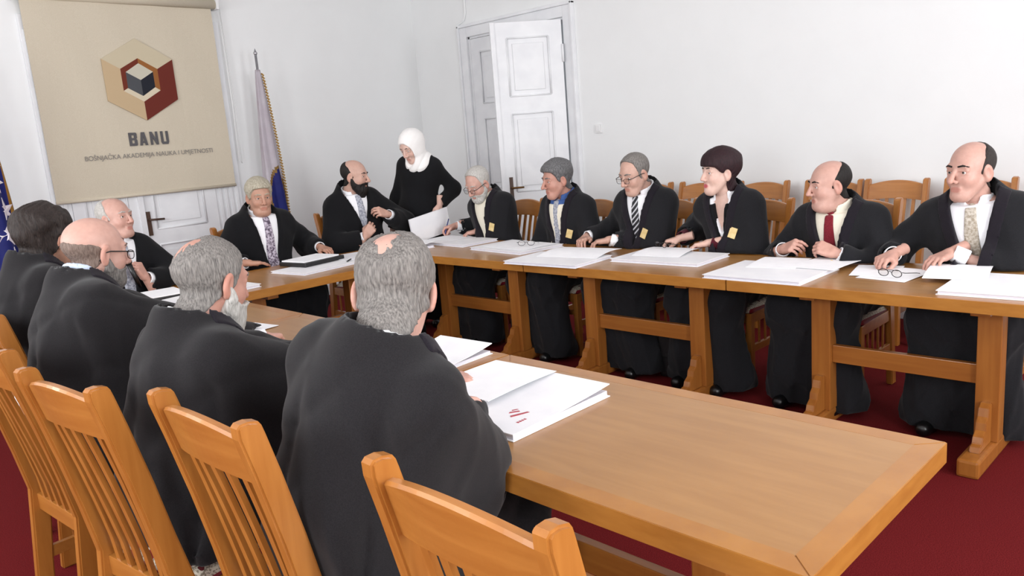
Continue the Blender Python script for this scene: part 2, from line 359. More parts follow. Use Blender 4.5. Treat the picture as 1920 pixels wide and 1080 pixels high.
# ------------------------------------------------------------------ flags
def flag(label, base, height, top, z1, r0, r1, mats, fn_mat, nf, off=(0, 0), ph=0.0):
    """flag hanging in folds round its upright pole; local origin at the base of the pole"""
    o = empty('flag', base); tag(o, label, 'flag')
    tube('pole', [(0, 0, .03), (0, 0, height*.5), (0, 0, height-.05)], .012, MAT['metal'], o, 10)
    bm = bmesh.new(); add_tube(bm, [(0, 0, height-.06), (0, 0, height-.05), (0, 0, height-.035), (0, 0, height-.03), (0, 0, height)], [.008, .018, .018, .012, .001], 10); link('finial', bm_mesh('finial', bm, True), MAT['metal'], o)
    bm = bmesh.new(); add_tube(bm, [(0, 0, 0), (0, 0, .02), (0, 0, .06)], [.17, .16, .03], 20); link('stand', bm_mesh('stand', bm, True), MAT['metal'], o)
    def S(u, v, lift=0.0):      # u round the pole 0..1, v down 0..1
        a = u*2*math.pi; rad = r0+(r1-r0)*v**.75
        rad *= 1+(.10+.16*v)*math.sin(nf*a+1.5*math.sin(3*v+ph)+ph)
        rad += lift
        return Vector((off[0]*v+rad*math.cos(a), off[1]*v+.75*rad*math.sin(a), top+(z1-top)*v+.02*math.sin(nf*a)*v))
    nu, nv = 96, 60
    bm = bmesh.new(); vv = [[bm.verts.new(S(i/nu, j/nv)) for i in range(nu)] for j in range(nv+1)]
    for j in range(nv):
        for i in range(nu):
            f = bm.faces.new((vv[j][i], vv[j][(i+1) % nu], vv[j+1][(i+1) % nu], vv[j+1][i])); f.material_index = fn_mat((i+.5)/nu, (j+.5)/nv)
    bmesh.ops.solidify(bm, geom=list(bm.faces), thickness=.002); bmesh.ops.recalc_face_normals(bm, faces=bm.faces)
    link('cloth', bm_mesh('cloth', bm, True), mats, o)
    return o, S
# u = 0 points to +x, .75 to -y (towards the room)
def fm(u, v):
    s_ = ((u-.80)/.19)**2 + ((v-.72)/.19)**2
    return 1 if s_ < .74 else (2 if s_ < 1 else 0)
fo_, S = flag('white flag with gold fringe and blue crest on a silver pole', (3.675, 6.88, 0), 2.46, 2.27, .62, .022, .115, [MAT['flagwhite'], MAT['flagblue'], MAT['gold']], fm, 5, off=(.02, 0), ph=.6)
bm = bmesh.new()
for j in range(60):
    v = .02+.96*j/59; p = S(.96, v, .002); add_tube(bm, [p, p+Vector((.016+.006*v, -.012, -.022))], .008, 5)
fr_o = link('fringe', bm_mesh('fringe', bm), MAT['gold'], fo_); fr_o['kind'] = 'stuff'
def fm2(u, v): return 1 if .95 < u < .985 and .3 < v < .62 else 0
fl, S2 = flag('blue flag with white stars at the left edge of the picture', (1.375, 6.80, 0), 2.5, 2.3, .45, .03, .16, [MAT['flagblue'], MAT['flagyellow']], fm2, 4, ph=2.2)
starpts = [(math.sin(k*math.pi/5)*(1 if k % 2 == 0 else .42), math.cos(k*math.pi/5)*(1 if k % 2 == 0 else .42)) for k in range(10)]
for q, (su, sv) in enumerate(((.84, .36), (.80, .46), (.86, .57), (.80, .67), (.85, .77), (.79, .86))):
    an = R(14*(-1)**q); bm = bmesh.new(); fan = []
    for lift in (.004, .009):
        c_ = bm.verts.new(S2(su, sv, lift)); ring = []
        for x, y in starpts:
            xr, yr = x*math.cos(an)-y*math.sin(an), x*math.sin(an)+y*math.cos(an)
            ring.append(bm.verts.new(S2(su+xr*.125, sv-yr*.048, lift)))
        fan.append((c_, ring))
        for k in range(10): bm.faces.new((c_, ring[k], ring[(k+1) % 10]))
    for k in range(10): bm.faces.new((fan[0][1][k], fan[0][1][(k+1) % 10], fan[1][1][(k+1) % 10], fan[1][1][k]))
    bmesh.ops.recalc_face_normals(bm, faces=bm.faces); link('star', bm_mesh('star', bm), MAT['flagwhite'], fl)

# ------------------------------------------------------------------ tables
TT = 0.75; TH = 0.05
def table(label, x0, x1, y0, y1, posts, along, foot_span=None, group='conference tables in a U'):
    """top x0..x1,y0..y1; trestles at positions along the long axis ('x' or 'y')"""
    cx, cy = (x0+x1)/2, (y0+y1)/2
    o = empty('conference_table', (cx, cy, 0)); tag(o, label, 'table', group)
    hx, hy = (x1-x0)/2, (y1-y0)/2
    bw = .055
    top = box('table_top', (-hx+bw-.003, -hy+bw-.003, TT-TH+.004), (hx-bw+.003, hy-bw+.003, TT-.0003), MAT['veneer'], o)
    if along == 'x': top.data.materials[0] = MAT['veneer']
    def edge(pts): prism('edging', pts, TT-TH, TT, lambda u, v, t: (u, v, t), MAT['edging'], o, bevel=.0016)
    e = -.0002
    edge([(-hx, -hy), (hx, -hy), (hx-bw-e, -hy+bw), (-hx+bw+e, -hy+bw)]); edge([(hx, hy), (-hx, hy), (-hx+bw+e, hy-bw), (hx-bw-e, hy-bw)])
    edge([(hx, -hy), (hx, hy), (hx-bw, hy-bw-e), (hx-bw, -hy+bw+e)]); edge([(-hx, hy), (-hx, -hy), (-hx+bw, -hy+bw+e), (-hx+bw, hy-bw-e)])
    half = (hx if along == 'y' else hy)
    L = lambda a, d, z: (d, a, z) if along == 'y' else (a, d, z)       # a along table, d across
    off = cy if along == 'y' else cx
    for p in posts:
        a = p-off
        def bxl(name, a0, a1, d0, d1, z0, z1, m, bev=.004):
            q0, q1 = L(a0, d0, z0), L(a1, d1, z1)
            return box(name, [min(i, j) for i, j in zip(q0, q1)], [max(i, j) for i, j in zip(q0, q1)], m, o, bevel=bev)
        bxl('post', a-.046, a+.046, -.04, .04, .075, TT-TH-.05, MAT['tw'])
        bxl('bearer', a-.036, a+.036, -half+.16, half-.16, TT-TH-.05, TT-TH, MAT['tw'])
        bxl('foot', a-.042, a+.042, -half+.06, half-.06, 0, .075, MAT['tw'], .012)
        for s in (-1, 1):     # stepped scroll bracket between foot and post
            prof = [(.04, .075), (.20, .075), (.19, .10), (.165, .105), (.155, .13), (.125, .15), (.118, .18), (.095, .20), (.085, .235), (.06, .25), (.04, .25)]
            prism('bracket', prof, a-.02, a+.02, lambda u, v, t: L(t, s*u, v), MAT['tw'], o, bevel=.003)
    a0, a1 = posts[0]-off, posts[-1]-off
    for u, v in zip(posts, posts[1:]):
        q0, q1 = L(u-off+.046, -.016, .315), L(v-off-.046, .016, .40)
        box('stretcher', [min(i, j) for i, j in zip(q0, q1)], [max(i, j) for i, j in zip(q0, q1)], MAT['twh'], o, bevel=.003)
    return o
RX0, RX1 = 3.26, 3.96
table('nearest honey wood table of the row before the right wall, far right', RX0, RX1, .54, 1.888, [.86, 1.57], 'y')
table('middle honey wood table before the right wall, black briefcase underneath', RX0, RX1, 1.892, 3.228, [2.25, 2.99], 'y')
table('farthest honey wood table before the right wall, in the inner corner', RX0, RX1, 3.232, 4.80, [3.64, 4.37], 'y')
table('honey wood head table under the blind, joining the two rows', 1.832, 3.256, 4.14, 4.92, [2.2, 2.9], 'x')
LX0, LX1 = 1.135, 1.828
table('large honey wood table in the foreground, its near half empty', LX0, LX1, .515, 1.908, [.90, 1.55], 'y')
table('middle honey wood table of the left row, behind the bearded men', LX0, LX1, 1.912, 3.30, [2.25, 2.95], 'y')
table('far left honey wood table in the corner beside the head table', LX0, LX1, 3.304, 4.80, [3.7, 4.42], 'y')

# ------------------------------------------------------------------ chairs
def make_chair():
    """local: faces +Y, origin on the floor under the seat centre"""
    o = empty('slat_back_chair')
    HW = .205
    # rear posts: raked and slightly curved
    def ypos(z):
        if z < .46: return -.205 - (.46-z)*.10
        return -.205 - (z-.46)*.16 - (z-.46)**2*.10
    for s in (-1, 1):
        x0, x1 = (HW-.034, HW) if s > 0 else (-HW, -HW+.034)
        zs = [0, .2, .46, .6, .75, .9, .985, 1.005, 1.015]
        prof = [(ypos(z)+.027+(.008 if .3 < z < .6 else 0), z) for z in zs[:-2]] + [(ypos(1.0)+.026, 1.002), (ypos(1.0)+.020, 1.011), (ypos(1.01)+.004, 1.016), (ypos(1.01)-.014, 1.015), (ypos(1.0)-.024, 1.008)] + [(ypos(z)-.027-(.0 if z < .9 else 0), z) for z in zs[:-2][::-1]]
        prism('back_post', prof, x0, x1, lambda u, v, t: (t, u, v), MAT['wood'], o, bevel=.005)
    # crest rail, arched on top and bowed backwards
    bm = bmesh.new(); N = 12; ring = []
    for i in range(N+1):
        u = -1+2*i/N; x = u*(HW-.032); bow = -.018*(1-u*u)
        zt = .975+.028*(1-u*u); zb = .872+.012*(1-u*u)
        ring.append([bm.verts.new((x, ypos(zz)+bow+d, zz)) for zz, d in ((zb, .013), (zt-.006, .013), (zt, .007), (zt, -.007), (zt-.006, -.013), (zb, -.013))])
    for a, b_ in zip(ring, ring[1:]):
        for k in range(6): bm.faces.new((a[k], a[(k+1) % 6], b_[(k+1) % 6], b_[k]))
    bm.faces.new(ring[0]); bm.faces.new(ring[-1][::-1]); bmesh.ops.recalc_face_normals(bm, faces=bm.faces)
    link('crest_rail', bm_mesh('crest_rail', bm), MAT['wood_h'], o)
    slat_me = None
    for i in range(5):
        x = -.116+.058*i; u = x/(HW-.032)
        bm = bmesh.new(); pts = []
        for k in range(7):
            z = .44+(.885-.44)*k/6; bow = -.018*(1-u*u)*(k/6)
            pts.append((x, ypos(z)+bow, z))
        r_ = []
        for p in pts: r_.append([bm.verts.new((p[0]+dx, p[1]+dy, p[2])) for dx, dy in ((-.0105, -.006), (.0105, -.006), (.0105, .006), (-.0105, .006))])
        for a, b_ in zip(r_, r_[1:]):
            for k in range(4): bm.faces.new((a[k], a[(k+1) % 4], b_[(k+1) % 4], b_[k]))
        bm.faces.new(r_[0][::-1]); bm.faces.new(r_[-1])
        link('slat', bm_mesh('slat', bm), MAT['wood'], o)
    # front legs
    for s in (-1, 1):
        x0, x1 = (.170, .207) if s > 0 else (-.207, -.170)
        box('front_leg', (x0, .175, 0), (x1, .215, .43), MAT['wood'], o, bevel=.004)
    # seat rails with short slats below them
    box('front_rail', (-.172, .185, .37), (.172, .207, .43), MAT['wood_h'], o, bevel=.002)
    box('rear_rail', (-.18, -.216, .385), (.18, -.192, .442), MAT['wood_h'], o, bevel=.002)
    for s in (-1, 1):
        x0, x1 = (.19, .21) if s > 0 else (-.21, -.19)
        x0r = x0 - s*.012; x1r = x1 - s*.012
        box('side_rail', (x0r, -.19, .37), (x1r, .18, .43), MAT['wood_h'], o, bevel=.002)
        box('lower_side_rail', (x0r, -.21, .20), (x1r, .18, .24), MAT['wood_h'], o, bevel=.002)
        for k in range(4): box('short_slat', (x0r+.006, -.12+k*.07-.008, .238), (x1r-.006, -.12+k*.07+.008, .372), MAT['wood'], o)
    box('lower_front_rail', (-.172, .188, .28), (.172, .204, .31), MAT['wood_h'], o, bevel=.002)
    # upholstered seat, domed
    bm = bmesh.new(); n_ = 14; gv = {}
    for i in range(n_+1):
        for j in range(n_+1):
            u = -1+2*i/n_; v = -1+2*j/n_
            wx = .228 if v > -.9 else .20
            e = max(abs(u), abs(v))
            z = .432+.038*(1-e**6)**.5+.010*(1-u*u)*(1-v*v)
            gv[i, j] = bm.verts.new((u*(.192+.015*(v+1)/2), v*.198+.020, z))
    for i in range(n_):
        for j in range(n_): bm.faces.new((gv[i, j], gv[i+1, j], gv[i+1, j+1], gv[i, j+1]))
    bm.faces.new([gv[i, 0] for i in range(n_+1)] + [gv[n_, j] for j in range(1, n_+1)] + [gv[i, n_] for i in range(n_-1, -1, -1)] + [gv[0, j] for j in range(n_-1, 0, -1)])
    bmesh.ops.recalc_face_normals(bm, faces=bm.faces)
    link('seat', bm_mesh('seat', bm, True), MAT['upholstery'], o)
    return o
CH0 = make_chair(); _first = [True]
BACK = .205 + .555*.16 + .555**2*.10      # distance from seat centre to top of the back
def chair(xt, yt, az, label, group):
    """(xt,yt) = middle of the back's top, az = direction faced in degrees"""
    o = CH0 if _first[0] else copy_tree(CH0)
    _first[0] = False
    a = R(az)
    o.location = (xt+BACK*math.cos(a), yt+BACK*math.sin(a), 0); o.rotation_euler = (0, 0, a-math.pi/2)
    tag(o, label, 'chair', group); return o
G1, G2, G3, G4 = 'chairs of the left row', 'chairs pulled up behind the right row', 'spare chairs along the right wall', 'chairs at the head table'
chair(.655, .825, 0, 'empty wooden slat-back chair in the foreground at the bottom centre', G1)
chair(.595, 1.55, 2, 'wooden slat-back chair behind the grey-haired man in the foreground', G1)
chair(.48, 2.08, 8, 'wooden slat-back chair behind the white-bearded man, striped seat showing', G1)
chair(.46, 2.75, 5, 'wooden slat-back chair cut by the left edge, nearer of the two', G1)
chair(.60, 3.45, 0, 'wooden slat-back chair cut by the left edge, farther of the two', G1)
RP = [(4.28, 'white-haired man who is writing'), (3.56, 'man in the blue shirt'), (2.93, 'man in glasses and striped tie'), (2.30, 'dark-haired woman'), (1.70, 'bald man in the red tie'), (1.06, 'man at the far right with a pale tie')]
for (yy, who) in RP: chair(4.41 if yy > 1.5 else 4.46, yy, 180, 'wooden slat-back chair of the '+who, G2)
WCN = ['sixth', 'fifth', 'fourth', 'third', 'second', 'nearest']
WC = [(3.92, 'past the shoulder of the man in glasses'), (3.43, 'left of the dark-haired woman'), (2.90, 'right of the dark-haired woman'), (2.36, 'left of the bald man in the red tie'), (1.935, 'between the bald man and far right man'), (1.43, 'behind the head of the far right man')]
for k, (yy, t) in enumerate(WC): chair(5.60, yy, 180, 'spare wooden chair against the wall, '+t, G3)
chair(1.60, 5.43, -80, 'wooden chair behind the old man holding a microphone', G4)
chair(2.62, 5.52, -90, 'wooden chair behind the man in a patterned tie', G4)
chair(3.46, 5.50, -90, 'wooden chair behind the black-bearded man', G4)
# ------------------------------------------------------------------ signed-distance modelling for people
F32 = np.float32
def A(*v): return np.array(v, F32)
def ln(P): return np.sqrt((P*P).sum(-1))
def s_cap(P, a, b, ra, rb=None):
    rb = ra if rb is None else rb
    a = np.asarray(a, F32); b = np.asarray(b, F32); ba = b-a; bb = float(ba@ba)+1e-12
    t = np.clip(((P-a)@ba)/bb, 0, 1)
    return ln(P-a-t[:, None]*ba)-(ra+(rb-ra)*t)
def s_ell(P, c, r):
    r = np.asarray(r, F32); q = (P-np.asarray(c, F32))/r; k0 = ln(q); k1 = ln(q/r)+1e-9
    return k0*(k0-1)/k1
def s_sph(P, c, r): return ln(P-np.asarray(c, F32))-r
def s_box(P, lo, hi):
    lo = np.asarray(lo, F32); hi = np.asarray(hi, F32)
    q = np.abs(P-(lo+hi)/2)-(hi-lo)/2
    return ln(np.maximum(q, 0))+np.minimum(q.max(-1), 0)
def s_tri(P, a, b, c, r):
    a, b, c = (np.asarray(v, F32) for v in (a, b, c))
    n = np.cross(b-a, c-a); n = n/(np.linalg.norm(n)+1e-9)
    def seg(p, q):
        d = q-p; t = np.clip(((P-p)@d)/(float(d@d)+1e-12), 0, 1); return ln(P-p-t[:, None]*d)
    d = np.minimum(np.minimum(seg(a, b), seg(b, c)), seg(c, a))
    ins = np.ones(len(P), bool)
    for p, q in ((a, b), (b, c), (c, a)): ins &= ((P-p)@np.cross(n, q-p)) >= 0
    return np.where(ins, np.abs((P-a)@n), d)-r
def smin(a, b, k):
    h = np.clip(.5+.5*(b-a)/k, 0, 1); return b+(a-b)*h-k*h*(1-h)
def smax(a, b, k): return -smin(-a, -b, k)
def wob(P, f, seed=0.0):
    x, y, z = P[:, 0]*f, P[:, 1]*f, P[:, 2]*f
    return (np.sin(x+1.7*np.sin(.7*y+seed)+seed)+np.sin(.9*y+1.3*np.sin(.8*z+2*seed)+1.1)+np.sin(1.1*z+1.5*np.sin(.6*x-seed)+2.3))/3
def surfnet(fn, lo, hi, h):
    lo = np.asarray(lo, float); hi = np.asarray(hi, float)
    B = 6; nbk = np.ceil((np.ceil((hi-lo)/h)+1)/B).astype(int); n = nbk*B
    cb = [(lo[i]+h*(B*np.arange(nbk[i])+(B-1)/2)).astype(F32) for i in range(3)]
    C = np.stack(np.meshgrid(*cb, indexing='ij'), -1).reshape(-1, 3); cv = fn(C)
    near = np.abs(cv) < h*(B*.5)*1.732*1.7
    loc_ = (h*np.stack(np.meshgrid(*[np.arange(B)-(B-1)/2]*3, indexing='ij'), -1).reshape(-1, 3)).astype(F32)
    blk = np.repeat(cv[:, None], B**3, 1)
    ids = np.nonzero(near)[0]
    for i in range(0, len(ids), 600):
        q_ = ids[i:i+600]; blk[q_] = fn((C[q_][:, None]+loc_[None]).reshape(-1, 3)).reshape(len(q_), -1)
    V = np.ascontiguousarray(blk.reshape(nbk[0], nbk[1], nbk[2], B, B, B).transpose(0, 3, 1, 4, 2, 5)).reshape(n).astype(F32)
    # keep the surface inside the grid
    V[0] = np.maximum(V[0], 1e-3); V[-1] = np.maximum(V[-1], 1e-3); V[:, 0] = np.maximum(V[:, 0], 1e-3); V[:, -1] = np.maximum(V[:, -1], 1e-3)
    V[:, :, 0] = np.maximum(V[:, :, 0], 1e-3); V[:, :, -1] = np.maximum(V[:, :, -1], 1e-3)
    I = V < 0
    m = n-1
    cnt = np.zeros(m, F32); acc = np.zeros(tuple(m)+(3,), F32)
    def sl(a, o): return a[o[0]:o[0]+m[0], o[1]:o[1]+m[1], o[2]:o[2]+m[2]]
    for axis in range(3):
        o1, o2 = [i for i in range(3) if i != axis]
        for p in (0, 1):
            for q in (0, 1):
                o = [0, 0, 0]; o[o1] = p; o[o2] = q; e = list(o); e[axis] = 1
                va, vb = sl(V, o), sl(V, e); c = sl(I, o) != sl(I, e)
                t = np.where(c, va/np.where(c, va-vb, 1), 0)
                cnt += c
                acc[..., axis] += np.where(c, t, 0); acc[..., o1] += c*p; acc[..., o2] += c*q
    act = cnt > 0
    idx = -np.ones(m, np.int64); k = int(act.sum()); idx[act] = np.arange(k)
    base = np.argwhere(act)
    verts = (base+acc[act]/cnt[act][:, None])*h+lo
    quads = []
    for axis in range(3):
        o1, o2 = (axis+1) % 3, (axis+2) % 3
        a = np.take(I, range(0, n[axis]-1), axis); b = np.take(I, range(1, n[axis]), axis)
        E_ = np.argwhere(a != b)
        ok = (E_[:, o1] > 0) & (E_[:, o2] > 0) & (E_[:, o1] < m[o1]) & (E_[:, o2] < m[o2]); E_ = E_[ok]
        flip = a[tuple(E_.T)]
        cs = []
        for d1, d2 in ((1, 1), (0, 1), (0, 0), (1, 0)):
            c = E_.copy(); c[:, o1] -= d1; c[:, o2] -= d2; cs.append(idx[tuple(c.T)])
        q = np.stack(cs, 1); q = np.where(flip[:, None], q, q[:, ::-1]); quads.append(q)
    return verts, np.concatenate(quads)
def np_mesh(name, parts, colors=None):
    V = np.concatenate([p[0] for p in parts]); off = 0; Q = []
    for v, q in parts: Q.append(q+off); off += len(v)
    Q = np.concatenate(Q)
    me = bpy.data.meshes.new(name)
    me.vertices.add(len(V)); me.vertices.foreach_set('co', V.astype(F32).ravel())
    me.loops.add(Q.size); me.loops.foreach_set('vertex_index', Q.astype(np.int32).ravel())
    me.polygons.add(len(Q)); me.polygons.foreach_set('loop_start', np.arange(0, Q.size, 4, dtype=np.int32))
    me.polygons.foreach_set('loop_total', np.full(len(Q), 4, np.int32)); me.polygons.foreach_set('use_smooth', np.ones(len(Q), bool))
    me.update(calc_edges=True); me.validate()
    if colors is not None:
        ca = me.color_attributes.new('tint', 'FLOAT_COLOR', 'POINT')
        ca.data.foreach_set('color', np.concatenate([colors, np.ones((len(colors), 1))], 1).astype(F32).ravel())
    return me
def relax(v, q, it=1, lam=.5):
    for _ in range(it):
        s = np.zeros_like(v); c = np.zeros(len(v))
        for i in range(4):
            for j in (1, 3):
                np.add.at(s, q[:, i], v[q[:, (i+j) % 4]]); np.add.at(c, q[:, i], 1)
        v = v*(1-lam)+lam*s/np.maximum(c, 1)[:, None]
    return v

# ---- materials of clothes and skin
m, n, l, b = new_mat('skin', (1, 1, 1, 1), rough=.46, spec=.45, sss=.06)
at = n.new('ShaderNodeVertexColor'); at.layer_name = 'tint'
nz = n.new('ShaderNodeTexNoise'); nz.inputs['Scale'].default_value = 55; nz.inputs['Detail'].default_value = 4
tc = n.new('ShaderNodeTexCoord'); l.new(tc.outputs['Object'], nz.inputs['Vector'])
rp = n.new('ShaderNodeValToRGB'); rp.color_ramp.elements[0].color = (.84, .80, .80, 1); rp.color_ramp.elements[1].color = (1.08, 1.1, 1.1, 1); l.new(nz.outputs[0], rp.inputs[0])
mx = n.new('ShaderNodeMixRGB'); mx.blend_type = 'MULTIPLY'; mx.inputs[0].default_value = 1; l.new(at.outputs[0], mx.inputs[1]); l.new(rp.outputs[0], mx.inputs[2])
l.new(mx.outputs[0], b.inputs['Base Color'])
bp = n.new('ShaderNodeBump'); bp.inputs['Strength'].default_value = .12; bp.inputs['Distance'].default_value = .002; l.new(nz.outputs[0], bp.inputs['Height']); l.new(bp.outputs[0], b.inputs['Normal'])
MAT['skin'] = m
m, n, l, b = new_mat('eye', (1, 1, 1, 1), rough=.12, spec=.5)
at = n.new('ShaderNodeVertexColor'); at.layer_name = 'tint'; l.new(at.outputs[0], b.inputs['Base Color']); MAT['eye'] = m
def cloth(name, c1, c2, sheen=.25, sc=420, bump=.25):
    m, n, l, b = new_mat(name, c1, rough=.9, spec=.15, sheen=sheen)
    noise_color(m, n, l, b, c1, c2, sc, bump=bump, bumpd=.0015, detail=3); return m
MAT['gown'] = cloth('charcoal_gown_wool', srgb(25, 24, 26), srgb(34, 32, 34), sheen=.12, bump=.12)
MAT['gown_far'] = cloth('black_gown_wool', srgb(23, 23, 26), srgb(33, 33, 36), sheen=.08, bump=.12)
MAT['band'] = cloth('dark_satin_band', srgb(22, 20, 26), srgb(32, 27, 34), sheen=.1)
MAT['suit'] = cloth('black_suit_cloth', srgb(16, 16, 18), srgb(24, 24, 27), sheen=.06, bump=.12)
MAT['shirt'] = cloth('white_shirt_cotton', srgb(236, 236, 240), srgb(244, 244, 247), sheen=.0, bump=.05)
MAT['shirtblue'] = cloth('pale_blue_shirt_cotton', srgb(188, 202, 226), srgb(202, 214, 234), sheen=.0, bump=.05)
MAT['shirtdenim'] = cloth('blue_shirt_cotton', srgb(58, 84, 140), srgb(74, 102, 158), sheen=.0, bump=.05)
MAT['shirtcream'] = cloth('cream_shirt_cotton', srgb(226, 218, 200), srgb(236, 230, 214), sheen=.0, bump=.05)
MAT['maroon'] = cloth('maroon_knit', srgb(70, 20, 32), srgb(86, 28, 40), sheen=.1)
MAT['scarf'] = cloth('white_headscarf', srgb(232, 230, 228), srgb(242, 240, 238), sheen=.1, bump=.05)
MAT['tie_red'] = cloth('dark_red_tie', srgb(104, 20, 34), srgb(130, 34, 46), sc=240)
MAT['tie_pattern'] = noisy('patterned_tie', srgb(78, 62, 82), srgb(198, 188, 202), 60, detail=2, lo=.4, hi=.6, rough=.6)
MAT['tie_pale'] = noisy('pale_gold_tie', srgb(146, 134, 116), srgb(196, 188, 176), 90, detail=2, rough=.6)
MAT['tie_silver'] = noisy('silver_tie', srgb(120, 124, 138), srgb(186, 188, 198), 90, detail=2, rough=.6)
m, n, l, b = new_mat('diagonal_striped_tie', (1, 1, 1, 1), rough=.6)
tc = n.new('ShaderNodeTexCoord'); wv = n.new('ShaderNodeTexWave'); wv.bands_direction = 'DIAGONAL'; wv.inputs['Scale'].default_value = 18
l.new(tc.outputs['Object'], wv.inputs['Vector']); rp = n.new('ShaderNodeValToRGB'); rp.color_ramp.interpolation = 'CONSTANT'
rp.color_ramp.elements[0].color = srgb(22, 22, 28); rp.color_ramp.elements[1].color = srgb(190, 190, 196); rp.color_ramp.elements[1].position = .72
l.new(wv.outputs[0], rp.inputs[0]); l.new(rp.outputs[0], b.inputs['Base Color']); MAT['tie_stripe'] = m
def hairmat(name, c1, c2): return noisy(name, c1, c2, 260, stretch=(1, 1, .16), detail=5, lo=.3, hi=.7, bump=.8, bumpd=.004, rough=.6, spec=.3)
MAT['h_white'] = hairmat('white_hair', srgb(158, 154, 148), srgb(206, 203, 198))
MAT['h_grey'] = hairmat('grey_hair', srgb(84, 80, 78), srgb(142, 137, 132))
MAT['h_steel'] = hairmat('steel_grey_hair', srgb(62, 62, 64), srgb(124, 123, 124))
MAT['h_buzz'] = hairmat('cropped_brown_grey_hair', srgb(92, 76, 68), srgb(134, 116, 106))
MAT['h_dark'] = hairmat('dark_brown_hair', srgb(24, 19, 18), srgb(58, 48, 44))
MAT['h_black'] = hairmat('black_hair', srgb(14, 12, 12), srgb(36, 30, 28))
MAT['h_plum'] = hairmat('dark_plum_hair', srgb(24, 12, 16), srgb(52, 26, 32))
MAT['h_silverblond'] = hairmat('silver_blond_hair', srgb(140, 132, 114), srgb(192, 185, 168))
MAT['badge'] = noisy('golden_badge_card', srgb(206, 178, 116), srgb(224, 200, 146), 30, rough=.5)
MAT['badge_ink'] = simple('badge_brown_print', srgb(70, 44, 34), rough=.7)
MAT['shoe'] = simple('black_shoe_leather', srgb(14, 14, 15), rough=.3)
SKIN = {'fair': srgb(196, 158, 142), 'pink': srgb(197, 155, 141), 'tan': srgb(184, 141, 120), 'pale': srgb(212, 178, 164), 'ruddy': srgb(188, 140, 124)}

# ---- head, in head space: x right, y forward, z up, origin at ear level mid-head
def head_core(P, k):
    w, j = k['w'], k['jaw']
    d = s_ell(P, (0, -.014, .040), (.075*w, .097, .082))
    d = smin(d, s_ell(P, (0, .030, -.022), (.060*w, .060, .088)), .03)
    d = smin(d, s_ell(P, (0, .062, -.098), (.030*w*j, .028, .024)), .03)
    for s in (-1, 1):
        d = smin(d, s_cap(P, (s*.051*w, .0, -.040), (s*.024*w*j, .056, -.100), .017*j, .016*j), .03)
        d = smin(d, s_ell(P, (s*.036*w, .054, -.030), (.024*j, .028, .026)), .02)
    if k['fat']: d = smin(d, s_ell(P, (0, .020, -.105), (.058*w, .05, .035*k['fat'])), .03)
    return d
def head_full(P, k):
    d = head_core(P, k); w = k['w']; nl = k['nose']
    d = smin(d, s_cap(P, (-.038, .077, .026), (.038, .077, .026), .0105), .018)
    for s in (-1, 1): d = smax(d, -s_ell(P, (s*.031, .098, .004), (.020, .020, .0145)), .012)
    d = smin(d, s_cap(P, (0, .088, .018), (0, .088+.024*nl, -.030), .0075, .0115), .010)
    for s in (-1, 1):
        d = smin(d, s_sph(P, (s*.0125, .093+.006*nl, -.035), .0085), .008)
        d = smin(d, s_cap(P, (s*.0180, .0845, .0120), (s*.046, .0755, .0095), .0056), .005)
        d = smin(d, s_cap(P, (s*.0185, .0835, -.0040), (s*.045, .0745, -.0030), .0048), .006)
    d = smin(d, s_cap(P, (-.018, .083, -.062), (.018, .083, -.062), .0062), .008)
    d = smin(d, s_cap(P, (-.015, .082, -.0735), (.015, .082, -.0735), .0072), .008)
    d = smax(d, -s_cap(P, (-.022, .0925, -.0675), (.022, .0925, -.0675), .0028), .004)
    for s in (-1, 1):
        c = (s*.0765*w, -.008, -.006)
        Q = P-A(*c); th = s*.35
        X = Q[:, 0]*math.cos(th)+Q[:, 1]*math.sin(th)*1.0; Y = -Q[:, 0]*math.sin(th)+Q[:, 1]*math.cos(th)
        Q = np.stack([X, Y-Q[:, 2]*.15, Q[:, 2]], 1)
        e = s_ell(Q, (s*.004, 0, .003), (.0095, .0205, .034))
        e = smin(e, s_ell(Q, (s*.001, .006, -.027), (.008, .011, .012)), .008)
        e = smax(e, -s_ell(Q, (s*.0145, .004, .004), (.008, .0115, .021)), .006)
        d = smin(d, e, .006)
    return d
def lerp(y, ys, zs): return np.interp(y, ys, zs).astype(F32)
